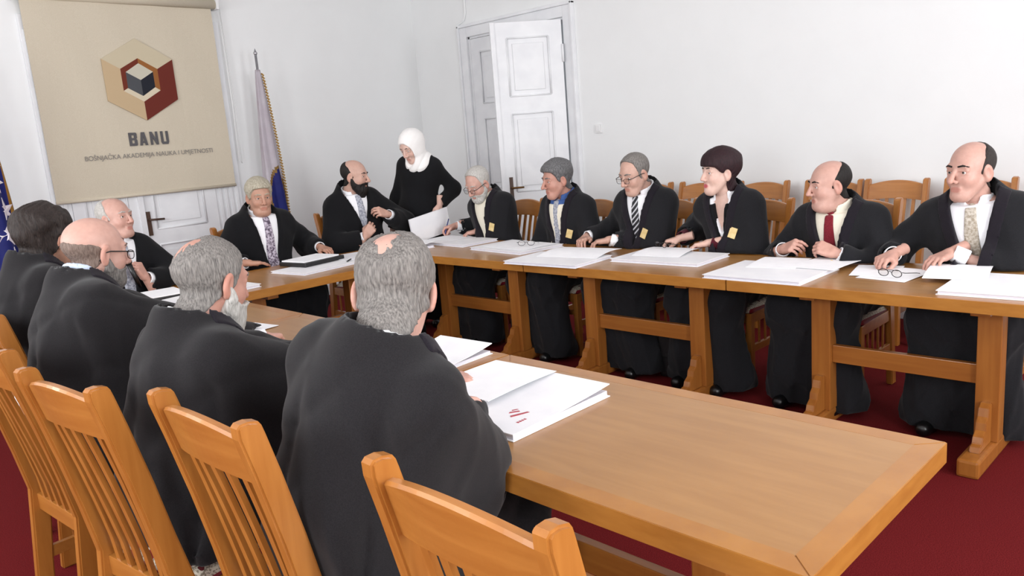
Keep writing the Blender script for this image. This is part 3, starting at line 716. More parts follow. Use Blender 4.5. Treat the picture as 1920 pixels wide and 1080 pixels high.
def hair_sdf(P, k):
    st = k['hair']; x, y, z = P[:, 0], P[:, 1], P[:, 2]; ax = np.abs(x)
    core = head_core(P, k)
    if k.get('nb') is not None: core = smin(core, s_cap(P, (0, -.022, -.045), k['nb'], .053*k['w'], .060*k['w']), .018)
    strand = .0011*np.sin(ax*330+z*50+y*80+5*wob(P, 45, .3))+.003*wob(P, 55, 1.0)
    lower = lerp(y, [-.12, -.09, -.05, -.022, -.008, .012, .030, .040, .06, .085, .11], [-.078, -.080, -.072, -.045, -.010, -.014, .004, .03, .062, .072, .075])
    if st == 'full':
        t = .013+.010*np.clip((z-.02)/.08, 0, 1)*k.get('vol', 1)
        d = smax(core-t-strand, (lower-z)*.8, .008)
    elif st == 'short':
        t = .0065
        d = smax(core-t-strand*.5, (lower-z)*.8, .005)
    elif st == 'recede':
        t = .006+.004*np.clip((z-.03)/.08, 0, 1)
        lw = lerp(y, [-.12, -.09, -.05, -.022, -.008, .012, .028, .040, .06, .085, .11], [-.075, -.078, -.070, -.045, -.012, -.028, .0, .085, .112, .13, .14])
        d = smax(core-t-strand*.5, (lw-z)*.8, .006)
    elif st == 'horse':
        t = k.get('ht', .006)
        d = smax(core-t-strand*.6, (lower-z)*.8, .005)
        top = k.get('top', .07); fr_ = k.get('front', 0.0)
        up_ = lerp(y-fr_, [-.13, -.085, -.05, -.02, .0, .016, .03, .036], [k.get('bt', .22), min(top+.06, k.get('bt', .22)), min(top+.015, k.get('bt', .22)), top-.012, top-.035, .014, -.012, -.03])
        d = smax(d, (z-up_+.006*wob(P, 90, 3))*.8, .016)
    elif st == 'crown':      # short hair, thin bald patch on the crown
        ht = k.get('ht', .007); c = k.get('patch', (0, -.055, .115)); r_ = k.get('patchr', (.034, .05, .06))
        t = ht*np.clip((s_ell(P, c, r_)+.008*wob(P, 150, 2)+.005*wob(P*A(1, 1, .3), 520, 1)+.004)/.030, -.10, 1)+.0016*wob(P*A(1, 1, .3), 600, 3)
        lw = lerp(y, [-.12, -.09, -.05, -.022, -.008, .012, .028, .042, .06, .085, .11], [k.get('nape', -.085), k.get('nape', -.088), -.08, -.045, -.012, -.022, -.002, .05, .085, .10, .11])
        d = smax(core-t-strand*.7, (lw-z)*.8, .005)
    elif st == 'bob':
        lw = lerp(y, [-.12, -.09, -.05, -.03, -.012, .0, .02, .035, .06, .085, .12], [-.085, -.095, -.105, -.105, -.060, .004, .002, .010, .035, .040, .040])
        t = .016+.016*np.clip((z-.0)/.1, 0, 1)
        d = smax(core-t-strand*.8, (lw-z)*.8, .008)
    elif st == 'shaggy':
        lw = lerp(y, [-.12, -.09, -.05, -.022, -.006, .012, .030, .040, .06, .085, .11], [-.10, -.10, -.09, -.06, .0, -.030, -.020, .03, .05, .06, .065])
        t = .020+.010*np.clip((z-.0)/.1, 0, 1)
        d = smax(core-t-strand*1.8-.005*wob(P, 75, .4), (lw-z)*.8, .008)
    else: return None
    for s in (-1, 1):  # keep the ears free
        d = smax(d, -s_ell(P, (s*.084*k['w'], -.002, -.010), (.020, .020, .034)), .004)
    return d
def beard_sdf(P, k):
    st = k['beard']
    if not st: return None
    x, y, z = P[:, 0], P[:, 1], P[:, 2]; ax = np.abs(x)
    core = head_core(P, k)
    strand = .0014*np.sin(ax*400+z*40)+.002*wob(P, 70, 2.0)
    upper = lerp(y, [-.02, .0, .01, .03, .05, .07, .085, .1], [-.01, -.006, -.012, -.045, -.056, -.054, -.046, -.043])
    if st == 'short':
        d = core-.007-strand
    elif st == 'full':
        d = smin(core-.011-strand, s_ell(P, (0, .055, -.115), (.046, .036, .048))-strand*1.5, .02)
    elif st == 'long':
        d = smin(core-.013-strand, s_ell(P, (0, .052, -.135), (.050, .036, .072))-strand*1.5, .02)
        for s in (-1, 1): d = smin(d, s_cap(P, (s*.062, .012, -.040), (s*.030, .050, -.125), .018, .030)-strand, .02)
    d = smax(d, z-upper, .006); d = smax(d, (-.004-y), .006)
    d = smax(d, -s_ell(P, (0, .094, -.068), (.020, .022, .0075)), .003)
    return d

def frame(az, pitch=0, roll=0):
    """columns right, forward, up; az in radians (math angle of forward), pitch down positive, roll to own right positive"""
    f = np.array([math.cos(az)*math.cos(pitch), math.sin(az)*math.cos(pitch), -math.sin(pitch)])
    r = np.array([math.sin(az), -math.cos(az), 0.]); u = np.cross(r, f)
    r2 = math.cos(roll)*r-math.sin(roll)*u; u2 = math.sin(roll)*r+math.cos(roll)*u
    return np.stack([r2, f, u2], 1)
POSES = {'flat': ((8, 14, 8),)*4, 'relax': ((18, 30, 18), (22, 34, 20), (26, 38, 22), (30, 40, 22)), 'curl': ((38, 48, 28), (42, 52, 30), (46, 56, 32), (50, 58, 32)),
         'grip': ((58, 72, 42),)*4, 'fist': ((72, 88, 55),)*4, 'pen': ((40, 42, 18), (50, 52, 25), (62, 72, 40), (68, 76, 42)), 'pinch': ((42, 38, 15), (52, 52, 26), (50, 50, 28), (48, 50, 28))}
def hand_prims(pose, side):
    """hand space: wrist at origin, +y fingers, +z back of the hand, thumb towards -x for a right hand"""
    fing = []
    kx = (-.031, -.0105, .0105, .0295); ky = (.086, .091, .087, .078); L = (.070, .079, .073, .057); rr = (.0092, .0095, .0090, .0080)
    for i in range(4):
        c = POSES[pose][i]; p = np.array([kx[i], ky[i], 0.0]); ang = 0.0; spread = (kx[i]*1.6); segs = []
        for q, (fr_, cc) in enumerate(zip((.45, .31, .24), c)):
            ang += math.radians(cc); ln_ = L[i]*fr_
            d = np.array([math.sin(spread)*math.cos(ang), math.cos(spread)*math.cos(ang), -math.sin(ang)])
            e = p+d*ln_; segs.append((p, e, rr[i]*(1-.10*q), rr[i]*(.90-.10*q))); p = e
        fing.append(segs)
    close = pose in ('grip', 'fist', 'pen', 'pinch', 'curl')
    if close: th = [np.array(q) for q in ((-.020, .018, -.008), (-.040, .046, -.026), (-.034, .074, -.044), (-.020, .092, -.054))]
    else: th = [np.array(q) for q in ((-.020, .018, -.006), (-.047, .044, -.012), (-.058, .072, -.017), (-.058, .096, -.021))]
    tr_ = (.0155, .0125, .0108, .0088)
    segs = [(th[i], th[i+1], tr_[i], tr_[i+1]) for i in range(3)]
    fing.append(segs)
    mir = np.array([1, 1, 1.]) if side == 'R' else np.array([-1, 1, 1.])
    palm = [((kx[i]*.55, .012, 0), (kx[i], ky[i], 0), .0145, .0118) for i in range(4)]
    palm.append(((0, -.10, 0), (0, .012, 0), .029, .0235))
    palm.append(((-.012, .018, -.006), (-.030, .050, -.010), .016, .013))
    palm.append(((.018, .02, -.006), (.024, .06, -.006), .014, .012))
    sc_ = lambda s: (s[0]*mir, s[1]*mir, s[2], s[3])
    return [sc_((np.array(a), np.array(b), c, d)) for a, b, c, d in palm], [[sc_(s) for s in f] for f in fing]
def hand_mesh(pose, side, scale=1.0):
    palm, fing = hand_prims(pose, side)
    def fn(P):
        P = P/scale
        Q = P*A(1, 1, 1); d = None
        for a, b, c, e in palm:
            q = s_cap(Q, a, b, c, e); d = q if d is None else smin(d, q, .012)
        out = d
        for f in fing:
            g = None
            for a, b, c, e in f:
                q = s_cap(Q, a, b, c, e); g = q if g is None else smin(g, q, .003)
            out = np.minimum(out, smin(d, g, .007))
        return out*scale
    return surfnet(fn, np.array((-.09, -.085, -.12))*scale, np.array((.09, .185, .045))*scale, .0034*scale)
_hands = {}
def get_hand(pose, side):
    if (pose, side) not in _hands: _hands[pose, side] = hand_mesh(pose, side)
    v, q = _hands[pose, side]; return v.copy(), q
def ik(S, W, up, fo, pole):
    d = W-S; L = np.linalg.norm(d)
    if L > (up+fo)*.985: k_ = L/((up+fo)*.985); up *= k_; fo *= k_
    a = (up*up-fo*fo+L*L)/(2*L); h_ = math.sqrt(max(up*up-a*a, 0)); dn = d/L
    p = pole-dn*(pole@dn); p /= np.linalg.norm(p)+1e-9
    return S+dn*a+p*h_

def person(label, loc, az, head, haz, hpitch=0, hroll=0, skin='fair', hair=None, hairmat='h_grey', beard=None, beardmat=None, browmat=None,
           w=1.0, jaw=1.0, fat=0, nose=1.0, hands=None, gown='gown_far', shirt='shirt', tie=None, v=(.28, .34), build=1.0, glasses=False, badge=None,
           table_cuts=(), gh=.0115, cape=0.0, standing=False, kneex=.13, hk=None, eyes_down=0.0, lips=None, band=True, cuff='shirt', grp='people at the meeting',
           collar_back=False, scarf=False, folds=1.7, drape=(), backdrop=0.0, hs=1.0, seed=0.0, suit=None, legs=True, nails=None, foldv=0.0, slv=1.0, seat=None):
    root = empty('person', (loc[0], loc[1], 0), R(az-90)); tag(root, label, 'person', grp)
    ca, sa = math.cos(R(az-90)), math.sin(R(az-90)); Rm = np.array([[ca, -sa, 0], [sa, ca, 0], [0, 0, 1]]); L0 = np.array([loc[0], loc[1], 0.])
    toL = lambda p: Rm.T@(np.asarray(p, float)-L0)
    dirL = lambda p: Rm.T@np.asarray(p, float)
    k = dict(w=w, jaw=jaw, fat=fat, nose=nose, hair=hair, beard=beard); k.update(hk or {})
    HC = toL(head); HF = Rm.T@frame(R(haz), R(hpitch), R(hroll))
    hx = lambda p: HC+HF@(np.asarray(p, float)*hs)
    # torso frame: axis from pelvis to neck base
    piv = np.array([0, 0, .90 if standing else .55])
    N = hx((0, -.026, -.085))+np.array([0, -.022, -.022])
    axis = N-piv; TL = np.linalg.norm(axis); axis /= TL
    ty = np.array([0, 1, 0.])-axis*axis[1]; ty /= np.linalg.norm(ty); tx = np.cross(ty, axis)
    TF = np.stack([tx, ty, axis], 1); s = TL/.50
    tp = lambda p: piv+TF@(np.asarray(p, float)*np.array([build, build, s]))
    def toT(P): return (((P-piv.astype(F32))@TF.astype(F32))/A(build, build, s))
    # ---------- head and neck
    def hfn(P):
        d = head_full(P, k)
        nb = HF.T@(N-HC)/hs
        return smin(d, s_cap(P, (0, -.022, -.045), nb, .053*w, .060*w), .018)
    nb = HF.T@(N-HC)/hs
    k['nb'] = nb
    lo = np.minimum((-.10, -.125, -.155), nb-.065); hi = np.maximum((.10, .135, .135), nb+.065)
    hv, hq = surfnet(hfn, lo, hi, .0042)
    base = np.array(SKIN[skin][:3]); col = np.tile(base, (len(hv), 1))
    def blend(mask, c, a): 
        nonlocal col
        mk = np.clip(mask, 0, 1)[:, None]*a; col = col*(1-mk)+np.array(c)*mk
    x_, y_, z_ = hv.T
    blend(1-np.hypot(np.hypot((np.abs(x_)-.042)/.03, (z_+.03)/.03), (y_-.06)/.06), base*np.array([1.03, .84, .81]), .55)
    blend(1-np.hypot(np.hypot(x_/.03, (z_+.03)/.035), (y_-.11)/.04), base*np.array([1.03, .82, .78]), .55)
    blend((np.abs(x_)-.078)/.01, base*np.array([1.02, .78, .72]), .6)
    lipc = np.array(lips[:3]) if lips else base*np.array([.90, .64, .62])
    blend((1.25-np.hypot(np.hypot(x_/.021, (z_+.068)/.0105), (y_-.088)/.02))*4, lipc, .85)
    blend(1.2-np.hypot(np.hypot((np.abs(x_)-.031)/.024, (z_-.003)/.016), (y_-.088)/.03), base*np.array([.86, .77, .75]), .5)
    if k.get('stubble'): blend(((-.045-z_)/.02)*(y_ > .0)*(1.4-np.hypot(x_/.02, (z_+.068)/.012) < .4), base*.62, k['stubble'])
    if k.get('scalp'):
        zz = np.clip((z_-lerp(y_, [-.12, -.05, .0, .04, .1], [-.09, -.07, -.01, .06, .10]))/.02, 0, 1); blend(zz, np.array(k['scalp'][:3]), k['scalp'][3])
    hvL = (HC+((hv*hs)@HF.T)); parts = [(hvL, hq)]; cols = [col]
    # ---------- arms, hands
    SH = {'R': tp((.160, -.008, .415)), 'L': tp((-.160, -.008, .415))}
    arms = {}
    hands = hands or {}
    for sd in 'RL':
        sx = 1 if sd == 'R' else -1
        hdef = hands.get(sd)
        if hdef is None:
            Wp = np.array([sx*.16, .30, .63]) if not standing else np.array([sx*.24, .05, .80]); fd = np.array([-sx*.3, .95, -.1]) if not standing else np.array([0, .1, -1.]); up = np.array([0, 0, 1.]) if not standing else np.array([sx, 0, 0.]); pose = 'relax'; pole = np.array([sx*.6, -.5, -.8])
        else:
            Wp = toL(hdef[0]); fd = toL(hdef[1])-Wp; up = dirL(hdef[2]); pose = hdef[3]; pole = np.array(hdef[4], float) if len(hdef) > 4 else np.array([sx*.75, -.35, -.7])
        fd = fd/np.linalg.norm(fd)
        Z = up-fd*(up@fd); Z /= np.linalg.norm(Z); X = np.cross(fd, Z)
        E = ik(SH[sd], Wp, .29*build**.5*k.get('arm', 1), .26*k.get('arm', 1), pole)
        arms[sd] = (SH[sd], E, Wp, fd)
        hvv, hqq = get_hand(pose, sd)
        HM = np.stack([X, fd, Z], 1); vv = Wp+(hvv*k.get('handscale', .98))@HM.T
        parts.append((vv, hqq)); hc = np.tile(base*np.array([1.0, .95, .93]), (len(hvv), 1))
        if k.get('handtint') is not None: hc = hc*np.array(k['handtint'])
        # redder knuckles and fingertips
        kn = np.clip((hvv[:, 1]-.10)/.05, 0, 1)[:, None]*.25; hc = hc*(1-kn)+base*np.array([1.0, .72, .66])*kn
        cols.append(hc)
        if nails:
            palm, fing = hand_prims(pose, sd); bmn = bmesh.new()
            for f in fing:
                a_, b_, _, rr_ = f[-1]; dv = (b_-a_)/np.linalg.norm(b_-a_); nu = np.array([0, 0, 1.])-dv*dv[2]; nu /= np.linalg.norm(nu)
                c_ = b_+nu*rr_*.62+dv*.003
                mm = Matrix.Translation(Vector(Wp+HM@(c_*.98))) @ Matrix(np.stack([HM@np.cross(dv, nu), HM@dv, HM@nu], 1).tolist()).to_4x4() @ Matrix.Diagonal((.0058, .0085, .0035, 1))
                bmesh.ops.create_uvsphere(bmn, u_segments=10, v_segments=6, radius=1, matrix=mm)
            link('fingernails', bm_mesh('fingernails', bmn, True), simple('pink_nail_varnish', srgb(206, 84, 110), rough=.25), root)
    # hidden trunk and arms, so that the body is whole under the clothes
    def core(P):
        T = toT(P); d = smin(s_ell(T, (0, .0, .30), (.150, .10, .20)), s_ell(T, (0, .0, .06), (.155, .12, .17)), .05)
        d = smin(d, s_cap(T, (-.13, 0, .42), (.13, 0, .42), .05), .05)
        d = smin(d, s_cap(P, tp((0, 0, .38)), N+np.array([0, 0, .01]), .06, .055), .03)
        for sd in 'RL':
            S, E, Wp, fd = arms[sd]; fw_ = (Wp-E)/np.linalg.norm(Wp-E)
            d = smin(d, s_cap(P, S, E, .046, .037), .02); d = smin(d, s_cap(P, E, Wp-fw_*.02, .036, .024), .02)
        for sx in (-1, 1):
            if standing: d = smin(d, s_cap(P, (sx*.08, 0, .88), (sx*.085, 0, .10), .07, .04), .04)
            else:
                d = smin(d, s_cap(P, (sx*.09, 0, .54), (sx*kneex, .40, .53), .075, .055), .04); d = smin(d, s_cap(P, (sx*kneex, .40, .53), (sx*kneex, .38, .10), .052, .04), .03)
        return d
    pts = np.array([SH['R'], SH['L'], arms['R'][1], arms['L'][1], arms['R'][2], arms['L'][2], N, piv, [.25, .5, .05], [-.25, -.2, .05]])
    clo, chi = pts.min(0)-.2, pts.max(0)+.2; clo[2] = .03
    cv, cq = surfnet(core, clo, chi, .021); parts.append((cv, cq)); cols.append(np.tile(base, (len(cv), 1)))
    body = link('body', np_mesh('body', parts, np.concatenate(cols)), MAT['skin'], root)
    # ---------- eyes, brows
    if not k.get('noface'):
        for sx in (-1, 1):
            bm = bmesh.new(); bmesh.ops.create_uvsphere(bm, u_segments=20, v_segments=14, radius=.0128*hs)
            me = bm_mesh('eye', bm, True); gz = np.array([k.get('gaze', 0.0), 1, -eyes_down]); gz /= np.linalg.norm(gz)
            ca_ = me.color_attributes.new('tint', 'FLOAT_COLOR', 'POINT'); arr = []
            for q in me.vertices:
                n_ = np.array(q.co[:])/(.0128*hs); c_ = n_@gz
                arr += list((.01, .01, .01, 1) if c_ > .96 else (k.get('iris', (.06, .035, .02, 1)) if c_ > .86 else (.66, .62, .60, 1)))
            ca_.data.foreach_set('color', arr)
            o = link('eye', me, MAT['eye'], root); Mx = Matrix(HF.tolist()).to_4x4(); Mx.translation = Vector(hx((sx*.0315, .0722, .0040))); o.matrix_local = Mx
        bmat = MAT[browmat or hairmat]
        for sx in (-1, 1):
            def bf(P):
                d = np.minimum(s_cap(P, (sx*.015, .0915, .0285), (sx*.034, .0895, .0325), .0038, .0042), s_cap(P, (sx*.034, .0895, .0325), (sx*.053, .0765, .0265), .0042, .0022))
                return d-.0006*np.sin(P[:, 0]*900)+k.get('thin', 0.0)
            bv, bq = surfnet(bf, (min(sx*.008, sx*.062), .06, .015), (max(sx*.008, sx*.062), .105, .045), .0022)
            link('eyebrow', np_mesh('eyebrow', [(HC+(bv*hs)@HF.T, bq)]), bmat, root)
    # ---------- hair, beard
    if hair:
        v_, q_ = surfnet(lambda P: hair_sdf(P, k), (-.13, -.17, -.17), (.13, .15, .17), .0042)
        link('hair', np_mesh('hair', [(HC+(v_*hs)@HF.T, q_)]), MAT[hairmat], root)
    if beard:
        v_, q_ = surfnet(lambda P: beard_sdf(P, k), (-.10, -.03, -.23), (.10, .13, .0), .0042)
        link('beard', np_mesh('beard', [(HC+(v_*hs)@HF.T, q_)]), MAT[beardmat or hairmat], root)
    if scarf:
        def sf(P):
            c = head_core(P, k)-.012
            d = smin(c, s_ell(P, (0, -.030, .022), (.092, .108, .105)), .03)
            d = smin(d, s_cap(P, (0, -.015, -.06), nb+A(0, .02, -.035), .074, .125), .04)
            d = smin(d, s_ell(P, (0, .034, -.150), (.078, .066, .055)), .04)
            fo_s = (1-np.abs(np.sin(P[:, 2]*38+30*P[:, 0]+14*P[:, 1])))**2
            d = d+.009*fo_s*np.clip((-.05-P[:, 2])/.05, .0, 1)+.002*fo_s*np.clip((P[:, 2]+.02)/.05, 0, 1)
            face = s_ell(P, (0, .130, -.024), (.074, .108, .104))
            return smax(d, -face, .008)
        v_, q_ = surfnet(sf, (-.17, -.19, -.30), (.17, .18, .17), .0055)
        link('headscarf', np_mesh('headscarf', [(HC+(v_*hs)@HF.T, q_)]), MAT['scarf'], root)
    # ---------- glasses
    if glasses:
        g_ = empty('glasses'); g_.parent = root; Mx = Matrix((HF*hs).tolist()).to_4x4(); Mx.translation = Vector(HC); g_.matrix_local = Mx
        bm = bmesh.new(); zc = -.006
        for sx in (-1, 1):
            loop = [(sx*.032+.0225*math.copysign(abs(math.cos(t))**.7, math.cos(t)), .106, zc+.0155*math.copysign(abs(math.sin(t))**.7, math.sin(t))) for t in [i*2*math.pi/20 for i in range(21)]]
            add_tube(bm, loop, .0014, 6)
            add_tube(bm, [(sx*.054, .105, zc+.010), (sx*.072*w, .09, zc+.012), (sx*.083*w, .01, zc+.014), (sx*.084*w, -.012, zc+.008), (sx*.082*w, -.028, zc-.02)], .0022, 6)
        add_tube(bm, [(-.0095, .106, zc+.004), (0, .113, zc+.008), (.0095, .106, zc+.004)], .0015, 6)
        fo = link('frame', bm_mesh('frame', bm, True), MAT['black'], g_)
        for sx in (-1, 1):
            pl = [(sx*.032+.021*math.copysign(abs(math.cos(t))**.7, math.cos(t)), zc+.0145*math.copysign(abs(math.sin(t))**.7, math.sin(t))) for t in [i*2*math.pi/20 for i in range(20)]]
            prism('lens', pl, .1055, .1065, lambda u, vv_, t: (u, t, vv_), MAT['lens'], g_)
    # ---------- clothes
    def sleeve_end(sd):
        S, E, Wp, fd = arms[sd]; fw_ = (Wp-E); fl = np.linalg.norm(fw_); fw_ /= fl
        return E, Wp-fw_*.022, fw_
    def torso_d(T, g):
        d = s_ell(T, (0, .005, .32), (.178+g, .118+g, .205+g))
        d = smin(d, s_ell(T, (0, .025, .07), (.180+g, .150+g, .19+g)), .07)
        d = smin(d, s_cap(T, (-.140, -.012, .425), (.140, -.012, .425), .054+g), .06)
        d = smin(d, s_cap(T, (0, -.014, .41), (0, -.026, k.get('trap', .508)), .088+g, .068+g), .06)
        return d
    def gown_d(P, cut=True):
        T = toT(P); d = torso_d(T, .016)
        if backdrop: d = smin(d, s_cap(T, (0, -.03, .33), (0, -.05, -.02), .14, .14+backdrop), .08)
        for sd in 'RL':
            S, E, Wp, fd = arms[sd]; E0, W1, fw_ = sleeve_end(sd)
            u = s_cap(P, S, E, .074*slv, (.082+cape*.3)*slv)
            f = s_cap(P, E, W1, (.080+cape*.2)*slv, max(.058*slv, .046))
            droop = s_cap(P, E+np.array([0, 0, -.035-cape*.3]), W1+np.array([0, 0, -.016-cape*.25])-fw_*.02, .065*slv, .048*slv)
            f = smin(f, droop, .03)
            f = smax(f, (P-W1.astype(F32))@fw_.astype(F32), .006)
            if slv == 1: f = smax(f, -s_cap(P, W1-fw_*.045, W1+fw_*.05, .044, .046), .006)
            d = smin(d, smin(u, f, .045), .05)
            if cape: d = smin(d, s_tri(P, S, E, tp((.14*(1 if sd == 'R' else -1), 0, .0)), .05), .07)
        for (pa, pb, pc, rr_) in drape: d = smin(d, s_tri(P, toL(pa), toL(pb), toL(pc), rr_), .06)
        for sx in (-1, 1):
            if standing: d = smin(d, s_cap(P, (sx*.07, 0, .88), (sx*.09, 0, .08), .12, .10), .09)
            elif legs:
                d = smin(d, s_cap(P, (sx*.085, .02, .545), (sx*kneex, .41, .535), .105, .085), .06)
                d = smin(d, s_cap(P, (sx*kneex, .41, .535), (sx*(kneex+.02), .36, .05), .082, .105), .09)
        if legs and not standing: d = smin(d, smin(s_tri(P, (-kneex, .40, .50), (kneex, .40, .50), (0, .34, .06), .085), s_tri(P, (-kneex-.03, .36, .07), (kneex+.03, .36, .07), (0, .40, .50), .095), .05), .08)
        # folds
        z = P[:, 2]; low = np.clip((.95-z)/.5, 0.12, 1)
        q1 = P[:, 0]*26+P[:, 1]*11+1.6*np.sin(z*6+seed)+1.2*np.sin(P[:, 1]*9+P[:, 0]*5+seed*2)
        q2 = P[:, 1]*30-P[:, 0]*9+z*14+1.8*np.sin(P[:, 0]*8+seed*1.7)+1.1*np.sin(z*11)
        rid = (1-np.abs(np.sin(q1)))**2*.9+(1-np.abs(np.sin(q2)))**2*.7-.5
        nf_ = np.clip((ln(P-N.astype(F32))-.10)/.12, 0, 1)
        d = d-nf_*folds*((.25+.75*low)*.0095*rid-.005*wob(P, 15, seed))
        if foldv:
            an = P[:, 0]*15+P[:, 1]*6+.9*np.sin(z*3.2+seed)+.35*np.sin(P[:, 0]*11+seed*2)+seed
            d = d+nf_*foldv*np.clip((1.10-z)/.35, 0, 1)*(1-np.abs(np.sin(an)))**2.6
            an2 = P[:, 0]*9-z*13+.8*np.sin(P[:, 1]*7+seed)
            d = d+nf_*foldv*.35*np.clip((z-.70)/.2, 0, 1)*(1-np.abs(np.sin(an2)))**3
        if not standing: d = np.maximum(d, .035-z)
        else: d = np.maximum(d, .05-z)
        nk = s_cap(P, tp((0, 0, .40)), N+(N-tp((0, 0, .40)))*.5, .078*w+.004, .086)
        d = smax(d, -nk, .008)
        if cut and v:
            zb, sl = v; wd = np.abs(T[:, 0])-np.maximum(T[:, 2]-zb, -.02)*sl
            wedge = np.maximum(wd, .02-T[:, 1]); d = smax(d, -wedge, .006)
        if seat:
            Pw = P@Rm.T.astype(F32)+L0.astype(F32); ca_, sa_ = math.cos(R(seat[2])), math.sin(R(seat[2]))
            u_ = (Pw[:, 0]-seat[0])*ca_+(Pw[:, 1]-seat[1])*sa_-BACK; v_s = -(Pw[:, 0]-seat[0])*sa_+(Pw[:, 1]-seat[1])*ca_
            zz_ = np.maximum(z-.46, 0); bk = -.205-zz_*.16-zz_**2*.10+.034
            d = smax(d, np.maximum(bk-u_, np.abs(v_s)-.5), .02) if False else smax(d, (bk-u_)*.98, .02)
            d = np.maximum(d, -np.maximum(np.maximum(np.abs(u_-.01)-.21, np.abs(v_s)-k.get("sw", .42)), np.abs(z-.20)-.278))
        for (lo_b, hi_b) in table_cuts:
            Pw = P@Rm.T.astype(F32)+L0.astype(F32)
            d = np.maximum(d, -s_box(Pw, lo_b, hi_b)+.002)
        return d
    ex = [np.asarray(toL(q)) for t_ in drape for q in t_[:3]]
    gp = np.array(list(pts)+ex+[[-.30, 0, .5], [.30, -.28, .5]])
    glo, ghi = gp.min(0)-.13, gp.max(0)+.13; glo[2] = .015; ghi[2] = N[2]+.07
    gv_, gq_ = surfnet(gown_d, glo, ghi, gh)
    gm = MAT[gown]
    go = link('gown' if not standing else 'dress', np_mesh('gown', [(relax(gv_, gq_, 2, .5), gq_)]), gm, root)
    # shirt with collar
    tlo = tp((-.22, -.14, .0)); Tb0 = np.minimum(tp((-.20, -.14, .1)), tp((.20, .20, .52)))-.05; Tb1 = np.maximum(tp((-.20, -.14, .1)), tp((.20, .20, .52)))+.05
    nk0, nk1 = tp((0, -.005, .43)), N+(N-tp((0, -.005, .43)))*.35
    nax = (nk1-nk0)/np.linalg.norm(nk1-nk0)
    def shirt_d(P, coll=True):
        T = toT(P); d = torso_d(T, -.002)
        d = np.maximum(d, T[:, 2]-.48)
        if k.get('open'): d = smax(d, -np.maximum(np.abs(T[:, 0])-np.maximum(T[:, 2]-k['open'], -.02)*.34, -T[:, 1]), .004)
        if coll:
            sh = np.abs(s_cap(P, nk0, nk1, .074*w, .068*w))-.0050
            h_ = (P-nk0.astype(F32))@nax.astype(F32); tz = T[:, 1]
            lim = k.get('collar', .106)-.016*np.clip(tz/.06, -1, 1)
            sh = np.maximum(sh, h_-lim); sh = np.maximum(sh, -.02-h_)
            notch = np.maximum(np.abs(T[:, 0])-(.30*np.maximum(h_-.005, 0)+.004 if not k.get('open') else .042), -T[:, 1]); sh = np.maximum(sh, -notch)
            d = np.minimum(d, sh)
        return d
    if shirt:
        v_, q_ = surfnet(shirt_d, Tb0, Tb1, .0065)
        so = link('shirt', np_mesh('shirt', [(v_, q_)]), MAT[shirt], root)
        if tie:
            def tie_d(P):
                T = toT(P); wd = np.interp(T[:, 2], [.0, .40, .43, .475], [.046, .024, .022, .020]).astype(F32)
                d = np.maximum(shirt_d(P, False)-.008, np.abs(T[:, 0])-wd); d = np.maximum(d, .02-T[:, 1]); d = np.maximum(d, T[:, 2]-.475); d = np.maximum(d, .0-T[:, 2])
                return smin(d, s_ell(P, nk0+nax*.040+TF[:, 1]*.074*w, (.021, .015, .020)), .006)
            v_, q_ = surfnet(tie_d, Tb0, Tb1, .006)
            link('tie', np_mesh('tie', [(v_, q_)]), MAT[tie], so)
    if suit:      # dark jacket between shirt and gown
        zb, sl = v
        def suit_d(P):
            T = toT(P); d = torso_d(T, .006); wd = np.abs(T[:, 0])-np.maximum(T[:, 2]-suit, -.02)*sl*.62
            return smax(np.maximum(d, T[:, 2]-.455), -np.maximum(wd, .02-T[:, 1]), .004)
        v_, q_ = surfnet(suit_d, Tb0, Tb1, .008); link('jacket', np_mesh('jacket', [(v_, q_)]), MAT[suit and (k.get('suitmat') or 'suit')], root)
    # satin band along the gown's opening
    if band and v:
        zb, sl = v
        def band_d(P):
            T = toT(P); wd = (np.abs(T[:, 0])-np.maximum(T[:, 2]-zb, -.02)*sl)*.93
            d = np.maximum(gown_d(P, False)-.0045, np.abs(wd-.020)-.022); d = np.maximum(d, .0-T[:, 1]); return np.maximum(d, .05-T[:, 2])
        v_, q_ = surfnet(band_d, Tb0, Tb1+np.array([0, 0, .03]), .008)
        link('lapel_band', np_mesh('lapel_band', [(v_, q_)]), MAT['band'], go)
    if collar_back:
        def cb(P):
            sh = np.abs(s_cap(P, nk0, nk1, .086*w, .080*w))-.006
            h_ = (P-nk0.astype(F32))@nax.astype(F32); T = toT(P)
            sh = np.maximum(sh, h_-.085+.03*np.clip(T[:, 1]/.06, 0, 1)); return np.maximum(np.maximum(sh, -.03-h_), T[:, 1]-.05)
        v_, q_ = surfnet(cb, Tb0, Tb1+np.array([0, 0, .05]), .006); link('gown_collar', np_mesh('gown_collar', [(v_, q_)]), MAT['band'], go)
    if cuff:
        for sd in 'RL':
            E0, W1, fw_ = sleeve_end(sd)
            def cf(P):
                d = np.abs(s_cap(P, W1-fw_*.06, W1+fw_*.06, .0355))-.0028; h_ = (P-W1.astype(F32))@fw_.astype(F32)
                return np.maximum(np.maximum(d, h_-.014), -.05-h_)
            v_, q_ = surfnet(cf, W1-.08, W1+.08, .0042); link('cuff', np_mesh('cuff', [(v_, q_)]), MAT[cuff], root)
